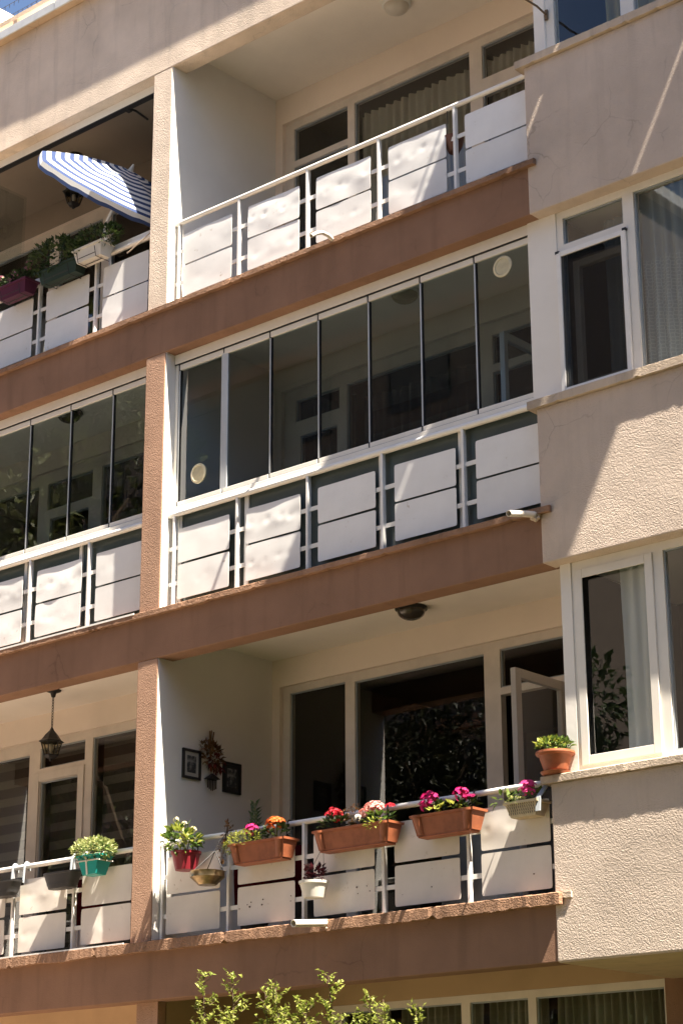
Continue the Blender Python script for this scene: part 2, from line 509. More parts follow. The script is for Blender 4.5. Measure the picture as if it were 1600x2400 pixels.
# roof edge: overhanging soffit, zinc edging
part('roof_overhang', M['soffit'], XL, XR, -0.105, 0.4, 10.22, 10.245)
part('roof_edging', M['galv'], XL, -1.39, -0.112, -0.095, 10.205, 10.30, bevel=0.004)
part('roof_edging', M['galv'], -1.384, 2.6, -0.115, -0.095, 10.203, 10.302, bevel=0.004)
part('roof_edging', M['galv'], 2.606, XR, -0.112, -0.095, 10.205, 10.30, bevel=0.004)
part('roof_slab', M['ceil'], XL, XR, 0.4, 5.6, 10.10, 10.28)
part('side_wing', M['cream'], -12.0, XL - 0.201, 0.0, 5.6, GROUND, 10.22, bevel=0.01)
part('wing_roof', M['galv'], -12.1, XL - 0.201, -0.11, 5.7, 10.221, 10.28)
part('penthouse', M['cream'], -9.0, -4.5, 0.9, 5.0, 10.28, 12.38, bevel=0.01)

def rough_ledge(x0, x1, y0, y1, z0, z1, amp, seed, name='coping'):
    """coping strip with a chipped, uneven front edge"""
    rnd = random.Random(seed)
    n = int((x1 - x0) / 0.035)
    vv = []; ff = []
    for i in range(n + 1):
        x = x0 + (x1 - x0) * i / n
        c = noise.noise(Vector((x * 3.1, seed, 0))) * amp
        j = lambda: (rnd.random() - 0.5) * amp
        chip = amp * 2.2 if rnd.random() < 0.06 else 0
        vv += [(x, y0 + c * 0.4 + j() * 0.6, z0 + c + j() + chip), (x, y0 + c * 0.4 + j() * 0.6 + chip * 0.5, z1 - 0.006 + j() * 0.7),
               (x, y0 + 0.010, z1 + j() * 0.4), (x, y1, z1), (x, y1, z0)]
    for i in range(n):
        b = i * 5
        for k in range(5):
            k2 = (k + 1) % 5
            ff.append((b + k, b + 5 + k, b + 5 + k2, b + k2))
    ff.append((0, 1, 2, 3, 4)); e = n * 5
    ff.append((e + 4, e + 3, e + 2, e + 1, e))
    return MB().add(vv, ff).build(name, M['coping'], bld)

rough_ledge(XL, XB + 0.085, -0.046, 0.188, 6.405, 6.455, 0.004, 1)
rough_ledge(XL, XB + 0.10, -0.046, 0.188, 3.530, 3.580, 0.004, 2)
rough_ledge(XL, XB + 0.07, -0.062, 0.188, 0.660, 0.745, 0.010, 3)
part('ledge_end', M['sillstone'], XB + 0.07, XB + 0.145, -0.020, 0.0, 0.705, 0.745)
# thin white drip strips on the left ledges
part('drip_strip', M['white'], XL, -0.02, -0.049, -0.036, 3.572, 3.588)
part('drip_strip', M['white'], XL, -0.02, -0.058, -0.046, 0.742, 0.753)

# pillars and party walls
part('pillar', M['cream'], 0.0, XW, 0.002, BT, 6.455, ZT - 0.001, bevel=0.008)
part('pillar', M['brown'], 0.0, XW, 0.002, BT, 3.580, ZC - 0.001, bevel=0.008)
part('pillar', M['brown'], 0.0, XW, 0.002, BT, 0.745, ZB_ - 0.001, bevel=0.008)
part('pillar', M['brown'], 0.0, XW, 0.10, BT, GROUND, ZA - 0.001)
for z0, z1 in ((6.40, 9.19), (3.53, 6.24), (0.69, 3.39)):
    # the white plastered flank starts flush with the pillar's side
    part('party_wall', M['wallwhite'], 0.003, XW + 0.002, 0.012, 1.46, z0, z1)
part('party_wall', M['ochre'], 0.003, XW + 0.002, 0.20, 1.46, GROUND, 0.51)
for z0, z1 in ((GROUND, 0.51), (0.69, 3.39), (3.53, 6.24), (6.40, 9.19)):
    part('end_wall', M['wallwhite'], XL - 0.2, XL, 0.0, 5.6, z0, z1)
    part('end_wall', M['cream'], XR, XR + 0.2, 0.0, 5.6, z0, z1)
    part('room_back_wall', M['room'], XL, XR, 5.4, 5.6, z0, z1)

# slabs: their undersides are the balcony ceilings
part('floor_slab', M['ceil'], XL, XR, BT, 5.6, 9.19, 9.30)
part('floor_slab', M['ceil'], XL, XB + 0.1, BT, 5.6, 6.24, 6.40)
part('floor_slab', M['ceil'], XL, XB + 0.1, BT, 5.6, 3.39, 3.53)
part('floor_slab', M['ceil'], XL, XB + 0.1, BT, 5.6, 0.51, 0.69)
for z in (5.99, 3.14, 0.263):
    part('floor_slab', M['ceil'], XB + 0.1, XR, 0.16, 5.6, z + 0.012, z + 0.35)

# bay walls, sills and the flank wall behind the bay corner
BAY = {'c': (6.0, 7.300, 7.372), 'b': (3.15, 4.370, 4.440), 'a': (0.273, 1.515, 1.572)}
for k, (z0, z1, z2) in BAY.items():
    part('bay_wall', M['cream_bay'], XB, XR, -0.006, 0.16, z0, z1, bevel=0.010)
    rnd = random.Random(ord(k))
    s = rough_ledge(XB - 0.065, XR, -0.040, 0.12, z1, z2, 0.004, 10 + ord(k), name='bay_sill')
    s.data.materials[0] = M['sillstone']
for z0, z1 in ((6.40, 9.19), (3.53, 6.24), (0.69, 3.39)):
    part('flank_wall', M['wallwhite'], XB + 0.06, XB + 0.14, 0.165, 1.44, z0, z1)
for z0, z1 in ((6.40, 9.19), (3.53, 5.99), (0.69, 3.14)):
    part('flank_dimming_sheet', M['room'], XB + 0.1402, XB + 0.15, 0.20, 1.60, z0, z1)  # thin dark sheet added so the bay rooms look dim behind the glass
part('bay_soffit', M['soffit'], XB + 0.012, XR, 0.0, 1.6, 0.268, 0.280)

# ---- back wall of the balconies: lintels, jambs and windows
YB = 1.44
def back_piece(mat, x0, x1, z0, z1, y0=YB, y1=YB + 0.16, name='back_wall'):
    return part(name, mat, x0, x1, y0, y1, z0, z1)

def window(mat_frame, panes, x0, x1, z0, z1, y, depth, glassmat, name='window', openings=()):
    """frame = everything of x0..x1, z0..z1 that is not glass or opening"""
    rects = list(panes) + list(openings)
    mb = MB()
    xs = sorted(set([x0, x1] + [r[0] for r in rects] + [r[1] for r in rects]))
    for a, b in zip(xs[:-1], xs[1:]):
        if b - a < 1e-5: continue
        mid = (a + b) / 2
        pz = z0
        for (c, d) in sorted((r[2], r[3]) for r in rects if r[0] < mid < r[1]):
            if c - pz > 1e-4: mb.box(a, b, y, y + depth, pz, c)
            pz = d
        if z1 - pz > 1e-4: mb.box(a, b, y, y + depth, pz, z1)
    f = mb.build(name, mat_frame, bld)
    for (a, b, c, d) in panes:
        bd = MB()
        t = 0.012
        yy = y + 0.014
        bd.box(a, a + t, yy, yy + 0.02, c, d).box(b - t, b, yy, yy + 0.02, c, d)
        bd.box(a + t, b - t, yy + 0.001, yy + 0.021, c, c + t).box(a + t, b - t, yy + 0.001, yy + 0.021, d - t, d)
        bd.build('glazing_bead', M['gasket'], f)
        MB().box(a + 0.001, b - 0.001, y + 0.030, y + 0.036, c + 0.001, d - 0.001).build('pane', glassmat, f)
    return f

def sash(f, mat, x0, x1, z0, z1, y, w, glassmat, depth=0.05, pane=True):
    s = frame_ring(x0, x1, z0, z1, y, w, depth).build('sash', mat, f)
    if pane:
        MB().box(x0 + w, x1 - w, y + depth * 0.5, y + depth * 0.5 + 0.006, z0 + w, z1 - w).build('pane', glassmat, f)
    return s

def frame_ring(x0, x1, z0, z1, y, w, depth):
    m = MB()
    m.box(x0, x0 + w, y, y + depth, z0, z1).box(x1 - w, x1, y, y + depth, z0, z1)
    m.box(x0 + w, x1 - w, y + 0.0005, y + depth - 0.0005, z0, z0 + w).box(x0 + w, x1 - w, y + 0.0005, y + depth - 0.0005, z1 - w, z1)
    return m

YF = YB + 0.045      # window frames sit a little behind the wall face
for k, L in LEV.items():
    lz, cz, fl = L['lintel'], L['ceil'], L['floor']
    back_piece(M['backwall'], XW + 0.002, XB + 0.06, lz, cz)
    back_piece(M['backwall'], XW + 0.002, 0.345, fl, lz)
    back_piece(M['backwall'], 3.52, XB + 0.06, fl, lz)
    back_piece(M['backwall'], XL, 0.003, lz, cz)
    back_piece(M['backwall'], -0.35, 0.003, fl, lz)
    back_piece(M['backwall'], XL, -4.55, fl, lz)
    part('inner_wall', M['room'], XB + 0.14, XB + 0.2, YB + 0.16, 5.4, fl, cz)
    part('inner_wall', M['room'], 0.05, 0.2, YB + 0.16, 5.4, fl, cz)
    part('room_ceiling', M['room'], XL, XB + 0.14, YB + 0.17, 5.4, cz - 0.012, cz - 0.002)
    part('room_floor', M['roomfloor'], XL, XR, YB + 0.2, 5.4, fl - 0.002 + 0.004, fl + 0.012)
    part('balcony_floor', M['tile'], XL, XB, BT + 0.002, YB + 0.2, fl + 0.001, fl + 0.010)

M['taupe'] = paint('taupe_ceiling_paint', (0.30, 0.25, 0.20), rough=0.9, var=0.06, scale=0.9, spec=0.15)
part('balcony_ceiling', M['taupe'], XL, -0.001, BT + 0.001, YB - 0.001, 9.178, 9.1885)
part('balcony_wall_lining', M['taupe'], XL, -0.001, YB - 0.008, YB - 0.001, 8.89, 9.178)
fr = M['pvc_old']
# level c
w_c = window(fr, [(0.458, 1.160, 6.60, 8.385), (0.458, 1.160, 8.452, 8.812), (1.247, 2.650, 6.60, 8.808),
                  (2.792, 3.43, 6.60, 8.30), (2.792, 3.43, 8.46, 8.81)], 0.345, 3.52, 6.41, 8.89, YF, 0.07, M['glass'])
# level b (behind the glazed balcony)
w_b = window(fr, [(0.49, 1.037, 5.682, 5.903), (0.55, 1.008, 3.70, 5.530), (1.13, 2.665, 3.70, 5.90),
                  (2.812, 3.43, 5.62, 5.90), (2.812, 3.43, 3.70, 5.55)], 0.345, 3.52, 3.545, 6.02, YF, 0.07, M['glass'])
# level a: right-hand door stands open, so its opening has no pane
w_a = window(fr, [(0.429, 1.088, 0.82, 3.072), (1.20, 2.625, 0.82, 3.055), (2.79, 3.44, 2.735, 3.065)],
             0.345, 3.52, 0.705, 3.135, YF, 0.07, M['glass'], openings=[(2.79, 3.44, 0.76, 2.675)])
# open door leaf, hinged on the right jamb and swung out over the balcony
leaf = MB()
HX = 3.40
def leafbox(u0, u1, z0, z1, m):
    m.box(HX, HX + 0.05, YF - u1, YF - u0, z0, z1)
leafbox(0.0, 0.075, 0.74, 2.67, leaf); leafbox(0.615, 0.69, 0.74, 2.67, leaf)
leaf.box(HX + 0.0005, HX + 0.0495, YF - 0.615, YF - 0.075, 0.74, 0.83).box(HX + 0.0005, HX + 0.0495, YF - 0.615, YF - 0.075, 2.595, 2.67)
leaf_o = leaf.build('open_door', M['pvc_grey'], bld, bevel=0.004)
leaf_o['label'] = 'balcony door leaf swung open'
MB().box(HX + 0.022, HX + 0.028, YF - 0.615, YF - 0.075, 0.83, 2.595).build('pane', M['glass'], leaf_o)
MB().box(HX - 0.03, HX, YF - 0.67, YF - 0.64, 1.60, 1.75).build('door_handle', M['black'], leaf_o)
# level b open casement
leaf = MB()
leaf.box(3.36, 3.41, YF - 0.05, YF, 4.1, 5.56).box(3.36, 3.41, YF - 0.64, YF - 0.59, 4.1, 5.56)
leaf.box(3.3605, 3.4095, YF - 0.59, YF - 0.05, 4.1, 4.17).box(3.3605, 3.4095, YF - 0.59, YF - 0.05, 5.49, 5.56)
leaf_b = leaf.build('open_casement', M['alu'], bld, bevel=0.004)
leaf_b['label'] = 'inner casement swung open behind the glazing'
MB().box(3.382, 3.388, YF - 0.59, YF - 0.05, 4.17, 5.49).build('pane', M['glass'], leaf_b)
# left flat
window(fr, [(-4.45, -3.18, 6.60, 8.79), (-3.03, -2.332, 6.60, 8.78), (-2.197, -0.50, 6.60, 8.79)], -4.55, -0.35, 6.41, 8.89, YF, 0.07, M['glass'])
window(fr, [(-4.45, -3.185, 3.70, 5.90), (-3.04, -2.342, 5.60, 5.898), (-2.99, -2.39, 3.70, 5.50), (-2.20, -0.50, 3.70, 5.90)], -4.55, -0.35, 3.545, 6.02, YF, 0.07, M['glass'])
w_al = window(fr, [(-4.45, -3.141, 0.82, 3.01), (-2.98, -2.31, 2.845, 3.055), (-2.197, -0.50, 0.82, 3.055)], -4.55, -0.35, 2.80, 3.135, YF, 0.07, M['glass']) if False else \
    window(fr, [(-4.45, -3.141, 0.82, 3.01), (-2.979, -2.309, 2.845, 3.055), (-2.96, -2.405, 0.90, 2.708), (-2.197, -0.50, 0.82, 3.055)], -4.55, -0.35, 0.705, 3.135, YF, 0.07, M['glass'])
frame_ring(-3.055, -2.303, 0.76, 2.80, YF - 0.016, 0.085, 0.014).build('door_sash', M['pvc_old'], bld, bevel=0.003)

# ground floor wall and windows
part('ground_wall', M['ochre'], XL, XR, YB, YB + 0.16, 0.275, 0.51)
part('ground_wall', M['ochre'], XL, 0.95, YB, YB + 0.16, GROUND, 0.275)
part('ground_wall', M['brownflat'], 4.25, XR, YB, YB + 0.16, GROUND, 0.275)
part('ground_wall', M['ochre'], 0.95, 4.25, YB, YB + 0.16, GROUND, -1.2)
window(fr, [(1.06, 1.44, -1.1, 0.218), (1.53, 2.323, -1.1, 0.218), (2.411, 2.982, -1.1, 0.216), (3.06, 4.229, -1.1, 0.216)], 0.95, 4.25, -1.2, 0.275, YB + 0.02, 0.07, M['glass'])
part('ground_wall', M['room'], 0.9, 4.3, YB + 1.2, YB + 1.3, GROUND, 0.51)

# bay windows
YW = 0.118
window(M['pvc'], [(4.535, 5.165, 7.44, 8.78), (5.285, 6.40, 7.44, 8.78), (6.5, 7.7, 7.44, 8.78)], 4.455, 8.5, 7.372, 8.944, YW, 0.07, M['glass'])
part('corner_post', M['wallwhite'], 4.352, 4.4545, YW - 0.02, YW + 0.06, 7.372, 8.944)
wb = window(M['pvc'], [(4.535, 5.085, 5.712, 5.938), (4.52, 5.06, 4.50, 5.66), (5.182, 6.30, 4.485, 5.945), (6.42, 7.6, 4.485, 5.945)], 4.475, 8.5, 4.44, 5.999, YW, 0.07, M['glass'])
part('corner_panel', M['wallwhite'], 4.205, 4.4745, YW - 0.008, YW + 0.05, 4.440, 5.999)
wa = window(M['pvc'], [(4.515, 5.170, 1.645, 3.072), (5.262, 6.30, 1.640, 3.085), (6.42, 7.6, 1.64, 3.085)], 4.478, 8.5, 1.572, 3.149, YW, 0.07, M['glass'])
part('corner_post', M['wallwhite'], 4.385, 4.4775, YW - 0.01, YW + 0.06, 1.572, 3.149)
frame_ring(4.508, 5.178, 1.636, 3.080, YW - 0.014, 0.066, 0.012).build('sash', M['pvc'], bld, bevel=0.003)
# fly screen in front of the level b casement
fs = frame_ring(4.478, 5.110, 4.478, 5.650, YW - 0.026, 0.040, 0.022).build('fly_screen', M['white'], bld, bevel=0.003)
MB().box(4.518, 5.070, YW - 0.016, YW - 0.013, 4.518, 5.610).build('mesh', glass('fly_screen_mesh', (0.62, 0.62, 0.62), 0.15, rough=0.4), fs)
for x, z in ((4.470, 5.640), (5.085, 5.640), (4.470, 4.468), (5.080, 4.468)):
    MB().box(x, x + 0.034, YW - 0.028, YW - 0.004, z, z + 0.020).build('corner_clip', M['black'], fs)

frame_ring(4.545, 5.035, 4.535, 5.60, YW + 0.10, 0.055, 0.05).build('inner_sash', M['pvc_old'], bld)
# unseen canopy above the right-hand bay, boards and gaps shaped to cast its shadows
for x0, x1 in ((5.26, 6.300), (6.345, 7.640), (7.680, 8.46)):
    part('shade_canopy_panel', M['soffit'], x0, x1, -1.00, -0.12, 10.40, 10.44)
part('shade_canopy_rail', M['galv'], 5.26, 8.46, -0.118, -0.06, 10.33, 10.44)
for x in (5.4, 6.9, 8.3):
    MB().tube([(x, -0.9, 10.44), (x, 0.0, 11.1)], 0.012, 6).build('shade_canopy_stay', M['iron'], bld)
part('upper_wall', M['cream'], 5.1, XR, 0.0, 0.3, 10.46, 12.6)
# roof terrace rail
rr = empty('roof_railing', (-2.5, 0.3, 10.28))
tag(rr, 'cream railing on the roof edge at top left', 'railing')
def rel(o, parent):
    o.parent = parent
    o.matrix_parent_inverse = Matrix.Translation(parent.location).inverted()
    return o
rel(MB().box(XL, 1.5, 0.28, 0.33, 10.735, 10.79).build('top_rail', M['sillstone']), rr)
for x in (-4.2, -2.50, -0.8, 0.9):
    rel(MB().box(x - 0.03, x + 0.03, 0.285, 0.325, 10.28, 10.735).build('post', M['sillstone']), rr)
for zz, lab in ((10.88, 'lower dark wire with short spikes strung above the roof railing'), (11.03, 'upper dark wire with short spikes strung above the roof railing'), (10.62, 'dark spiked wire strung below the top rail of the roof railing')):
    mb = MB()
    mb.tube([(XL, 0.34, zz), (1.5, 0.34, zz)], 0.003, 5)
    x = XL
    while x < 1.5:
        mb.box(x - 0.002, x + 0.002, 0.338, 0.342, zz - 0.045, zz)
        x += 0.075
    tag(mb.build('spiked_wire', M['iron']), lab, 'wire')

# ------------------------------------------------------------------ railings
def plate_mesh(w, h, seed, dent, curl):
    rnd = random.Random(seed)
    nx, nz = 30, 15
    bar = h * 0.5 + rnd.uniform(-0.01, 0.01)
    pits = []
    if dent > 0:
        for i in range(4):
            pits.append((w * (0.14 + 0.24 * i) + rnd.uniform(-0.05, 0.05), bar + rnd.uniform(-0.025, 0.02), rnd.uniform(0.25, 1.0) * 0.0062 * dent, rnd.uniform(0.016, 0.034)))
    sx = rnd.uniform(0, 50)
    P = []
    for j in range(nz + 1):
        for i in range(nx + 1):
            x = w * i / nx; z = h * j / nz
            y = 0.0
            for (cx, cz, d, r) in pits:
                q = ((x - cx) ** 2 + (z - cz) ** 2) / (r * r)
                y += d * math.exp(-q)
                y -= d * 0.45 * math.exp(-(((x - cx) / (r * 2.2)) ** 2 + ((z - cz + r * 0.9) / (r * 1.3)) ** 2))
            y += dent * 0.0022 * math.sin((x / w) * 9 + sx) * math.exp(-((z - bar) / 0.05) ** 2)
            y += (0.0008 + 0.0016 * dent) * noise.noise(Vector((x * 4 + sx, z * 5, seed * 1.7))) * 2
            y += curl * (max(0, z / h - 0.55) ** 2) * 0.06 * (0.6 + 0.4 * math.sin(x * 9 + sx))
            P.append([x, y, z])
    # rounded corners
    c = 0.004
    for (i, j, dx, dz) in ((0, 0, 1, 1), (nx, 0, -1, 1), (0, nz, 1, -1), (nx, nz, -1, -1)):
        q = P[j * (nx + 1) + i]
        q[0] += dx * c; q[2] += dz * c * 0.8
    n = len(P)
    t = 0.003
    V = [tuple(q) for q in P] + [(q[0], q[1] + t, q[2]) for q in P]
    F = []
    for j in range(nz):
        for i in range(nx):
            a = j * (nx + 1) + i
            F.append((a, a + 1, a + nx + 2, a + nx + 1))
            F.append((n + a, n + a + nx + 1, n + a + nx + 2, n + a + 1))
    edge = [i for i in range(nx + 1)] + [j * (nx + 1) + nx for j in range(1, nz + 1)] + [nz * (nx + 1) + i for i in range(nx - 1, -1, -1)] + [j * (nx + 1) for j in range(nz - 1, 0, -1)]
    for k in range(len(edge)):
        a, b = edge[k], edge[(k + 1) % len(edge)]
        F.append((a, n + a, n + b, b))
    return MB().add(V, F)

YRL = 0.10
def railing(level, bays, posts, x0, x1, label, dents, mat, rail_r=0.022, curls=None):
    """bays: (x0, x1) of each pair of plates; posts: x of each upright"""
    L = LEV[level]
    base = L['ledge'][1]
    R = empty('balcony_railing', ((x0 + x1) / 2, YRL, base))
    tag(R, label, 'railing', 'white panelled balcony railings')
    hr = rel(MB().tube([(x0, YRL, L['rail']), (x1, YRL, L['rail'])], rail_r, 14).build('handrail', M['white']), R)
    auto_smooth(hr)
    for x in posts:
        rel(MB().box(x - 0.013, x + 0.013, YRL - 0.018, YRL + 0.022, base - 0.01, L['rail'] - rail_r * 0.6).build('post', M['white'], bevel=0.003), R)
    (u0, u1), (l0, l1) = L['plates']
    for z in ((u0 + u1) / 2 - 0.006, (l0 + l1) / 2 + 0.0):
        rel(MB().box(x0 + 0.002, x1 - 0.002, YRL + 0.004, YRL + 0.012, z - 0.018, z + 0.018).build('bar', M['white']), R)
    for i, (a, b) in enumerate(bays):
        for j, (c, d) in enumerate(((u0, u1), (l0, l1))):
            rnd = random.Random(hash((level, i, j)) & 0xffff if False else (ord(level) * 100 + i * 7 + j + int((a + 10) * 10)))
            dd = dents[i][j]
            cu = (curls[i][j] if curls else 0.0)
            o = plate_mesh(b - a, d - c, rnd.randint(0, 9999), dd, cu).build('panel', mat, smooth=True)
            o.data.set_sharp_from_angle(angle=math.radians(50))
            o.location = (a, YRL - 0.006, c)
            o.rotation_euler = (0, rnd.uniform(-0.006, 0.006), 0)
            rel(o, R)
    return R

R5 = [(0.357 + 0.8185 * i, 0.977 + 0.8185 * i) for i in range(5)]
def sh(b, d): return [(x + d, y + d) for x, y in b]
railing('c', R5, [0.305, 1.067, 1.894, 2.708, 3.527], XW + 0.003, XB + 0.058, 'top balcony railing, dented white plates, right of the cream pillar',
        [(0.25, 0.25), (1.1, 0.6), (1.1, 0.5), (1.0, 0.7), (0.05, 0.05)], M['plate'], curls=[(0.3, 0), (0.5, 0), (0.5, 0), (0.3, 0), (0, 0)])
railing('b', sh(R5, 0.018), [0.325, 1.089, 1.899, 2.706, 3.528], XW + 0.003, XB + 0.058, 'middle balcony railing below the long row of glass panes',
        [(0.15, 0.25), (1.1, 0.9), (0.15, 0.1), (0.05, 0.05), (0.05, 0.05)], M['plate'], rail_r=0.026, curls=[(0.2, 0), (0.3, 0), (0, 0), (0, 0), (0, 0)])
railing('a', sh(R5, -0.030), [0.280, 1.044, 1.862, 2.677, 3.489], XW + 0.003, XB + 0.058, 'lowest balcony railing hung with flower boxes, right of the pillar',
        [(0.15, 0.2), (0.1, 0.15), (0.1, 0.3), (0.1, 0.35), (0.8, 0.1)], M['plate_warm'])
L4 = [(-0.725 - 0.8185 * i, -0.105 - 0.8185 * i) for i in range(5)]
railing('c', L4, [-0.826 - 0.822 * i for i in range(5)], XL + 0.003, -0.003, 'top left balcony railing below the striped parasol',
        [(0.1, 0.25), (0.05, 0.05), (0.1, 0.1), (0.2, 0.2), (0.3, 0.2)], M['plate'])
railing('b', sh(L4, 0.042), [-0.783 - 0.815 * i for i in range(5)], XL + 0.003, -0.003, 'middle left balcony railing with dented plates, left of the brown pillar',
        [(0.4, 0.15), (1.1, 0.7), (1.0, 0.6), (0.4, 0.4), (0.4, 0.4)], M['plate'], rail_r=0.026, curls=[(0, 0), (0.5, 0), (0.4, 0), (0, 0), (0, 0)])
railing('a', sh(L4, 0.008), [-0.820 - 0.808 * i for i in range(5)], XL + 0.003, -0.003, 'lowest left balcony railing with the hooked dark planters',
        [(0.15, 0.5), (1.2, 0.8), (0.6, 0.8), (0.4, 0.4), (0.4, 0.4)], M['plate_warm'])

# rust holes on two lower plates of the lowest right balcony
rust = paint('rust', (0.05, 0.022, 0.012), rough=0.95, var=0.3, scale=60)
def rust_spots(x_list, name, panel_parent):
    mb = MB()
    for (x, z, r) in x_list:
        k = 7
        vv = [(x, YRL - 0.0125, z)]
        rnd = random.Random(int(x * 1000))
        for i in range(k):
            a = 2 * math.pi * i / k
            q = r * 0.75 * rnd.uniform(0.5, 1.2)
            vv.append((x + q * math.cos(a) * 1.3, YRL - 0.0120, z + q * math.sin(a)))
        mb.add(vv, [(0, i + 1, (i + 1) % k + 1) for i in range(k)])
    o = mb.build(name, rust)
    o['kind'] = 'stuff'
    rel(o, panel_parent)
ra = [o for o in bpy.data.objects if o.name.startswith('balcony_railing') and 'flower boxes' in o.get('label', '')][0]
rust_spots([(1.26, 0.960, 0.009), (1.285, 0.940, 0.016), (1.30, 0.975, 0.010), (1.43, 0.985, 0.009), (1.42, 0.945, 0.010), (1.172, 0.935, 0.007), (1.73, 0.985, 0.008), (1.728, 0.945, 0.007),
            (2.41, 0.985, 0.009), (2.42, 0.935, 0.008), (2.51, 0.985, 0.007), (2.54, 0.945, 0.007), (2.86, 0.885, 0.004), (3.14, 0.915, 0.007), (4.07, 0.915, 0.009)], 'rust_spots', ra)

# ------------------------------------------------------------------ folding glass screens (level b)
def glass_screen(xs, x_left, x_right, label, vents=(), wide_post=None):
    S = empty('folding_glass_screen', ((x_left + x_right) / 2, 0.15, 4.47))
    tag(S, label, 'glass screen', 'folding glass balcony screens')
    P = lambda mb, n, m, **kw: rel(mb.build(n, m, **kw), S)
    P(MB().box(x_left, x_right, 0.118, 0.188, 5.908, 5.999), 'head_track', M['pvc'], bevel=0.004)
    P(MB().box(x_left, x_right, 0.122, 0.185, 5.8995, 5.9075), 'track_gap', M['black'])
    P(MB().box(x_left, x_right, 0.112, 0.186, 4.470, 4.532), 'bottom_track', M['pvc'], bevel=0.005)
    P(MB().box(x_left, x_right, 0.124, 0.180, 4.5325, 4.5375), 'track_gap', M['black'])
    for i in range(len(xs) - 1):
        a, b = xs[i], xs[i + 1]
        pane = P(MB().box(a + 0.006, b - 0.006, 0.150, 0.158, 4.583, 5.846), 'pane', M['glass_bal'])
        for z0, z1, nm in ((5.846, 5.898, 'top_profile'), (4.540, 4.583, 'bottom_profile')):
            o = MB().box(a + 0.008, b - 0.008, 0.134, 0.174, z0, z1).build(nm, M['pvc'], pane, bevel=0.003)
        for v in vents:
            if v[0] == i:
                vx, vz, vr = v[1:]
                ring = MB()
                seg = 28
                def disc(r0, y0, r1, y1):
                    vv = []
                    for k in range(seg):
                        t = 2 * math.pi * k / seg
                        vv.append((vx + r0 * math.cos(t), y0, vz + r0 * math.sin(t)))
                    for k in range(seg):
                        t = 2 * math.pi * k / seg
                        vv.append((vx + r1 * math.cos(t), y1, vz + r1 * math.sin(t)))
                    ring.add(vv, [(k, (k + 1) % seg, seg + (k + 1) % seg, seg + k) for k in range(seg)])
                disc(vr, 0.149, vr, 0.138); disc(vr, 0.138, vr * 0.80, 0.134); disc(vr * 0.80, 0.134, vr * 0.74, 0.142); disc(vr * 0.74, 0.142, 0.001, 0.143)
                for k in range(10):
                    t = 2 * math.pi * k / 10
                    d = Vector((math.cos(t), 0, math.sin(t))); e = Vector((-math.sin(t), 0, math.cos(t)))
                    p0 = Vector((vx, 0.1385, vz)) + d * vr * 0.16; p1 = Vector((vx, 0.1385, vz)) + d * vr * 0.70
                    ring.add([p0 - e * 0.004, p1 - e * 0.011, p1 + e * 0.011, p0 + e * 0.004], [(0, 1, 2, 3)])
                o = ring.build('round_vent', vent_mat, pane)
                auto_smooth(o, 30)
    for i, x in enumerate(xs):
        inner = 0 < i < len(xs) - 1
        P(MB().box(x - 0.005, x + 0.008, 0.140, 0.168, 4.584, 5.845), 'edge_seal', M['alu'])
        P(MB().box(x + 0.0085, x + 0.015, 0.141, 0.166, 4.584, 5.845), 'seal_lip', M['black'])
        P(MB().box(x - 0.006, x + 0.006, 0.138, 0.172, 5.840, 5.9), 'hinge_block', M['black'])
        P(MB().box(x - 0.006, x + 0.006, 0.138, 0.172, 4.538, 4.590), 'hinge_block', M['black'])
    if wide_post:
        P(MB().box(wide_post[0], wide_post[1], 0.136, 0.149, 4.552, 5.862), 'cover_post', M['alu'], bevel=0.003)
    # fixed glass behind the railing, opaque, with its reflections put into the colour
    P(MB().box(x_left, x_right, 0.158, 0.164, 3.585, 4.468), 'lower_pane', M['glass_back'])
    return S

vent_mat = paint('yellowed_vent_plastic', (0.62, 0.56, 0.38), rough=0.4, var=0.08, scale=20)
gs = glass_screen([0.301 + 0.5585 * i for i in range(8)], XW + 0.004, 4.204, 'long row of seven glass panes enclosing the middle balcony',
                  vents=((0, 0.56, 4.796, 0.092), (6, 3.93, 5.728, 0.090)), wide_post=(0.832, 0.912))
rel(MB().box(XW + 0.004, 0.292, 0.13, 0.18, 4.533, 5.907).build('side_profile', M['pvc'], bevel=0.003), gs)
for x in (0.345, 1.155, 1.86, 2.655, 3.47):
    rel(MB().box(x - 0.024, x + 0.024, 0.140, 0.156, 3.582, 4.469).build('lower_mullion', M['white']), gs)
gs2 = glass_screen([-4.665 + 0.5835 * i for i in range(9)], XL + 0.003, -0.002, 'row of glass panes reflecting foliage on the middle left balcony')
for x in (-0.95, -1.72, -2.6, -3.4):
    rel(MB().box(x - 0.020, x + 0.020, 0.140, 0.156, 3.582, 4.469).build('lower_mullion', M['white']), gs2)
# top left balcony: the same track with its panes folded away to the far end
t3 = empty('folding_glass_screen', (-2.5, 0.15, 7.33))
tag(t3, 'folded-away glass screen with empty track on the top left balcony', 'glass screen', 'folding glass balcony screens')
rel(MB().box(XL + 0.003, -0.002, 0.118, 0.186, 8.860, 8.943).build('head_track', M['pvc'], bevel=0.004), t3)
rel(MB().box(XL + 0.003, -0.002, 0.122, 0.182, 8.846, 8.8595).build('track_gap', M['black']), t3)
rel(MB().box(XL + 0.003, -0.002, 0.112, 0.186, 7.330, 7.385).build('bottom_track', M['pvc'], bevel=0.005), t3)
for i in range(2):
    x = -2.62 - i * 0.045
    rel(MB().box(x - 0.004, x + 0.004, 0.20, 0.66, 7.42, 8.80).build('pane', M['glass']), t3)
    rel(MB().box(x - 0.012, x + 0.012, 0.19, 0.205, 7.40, 8.82).build('edge_seal', M['pvc']), t3)
mb = MB()
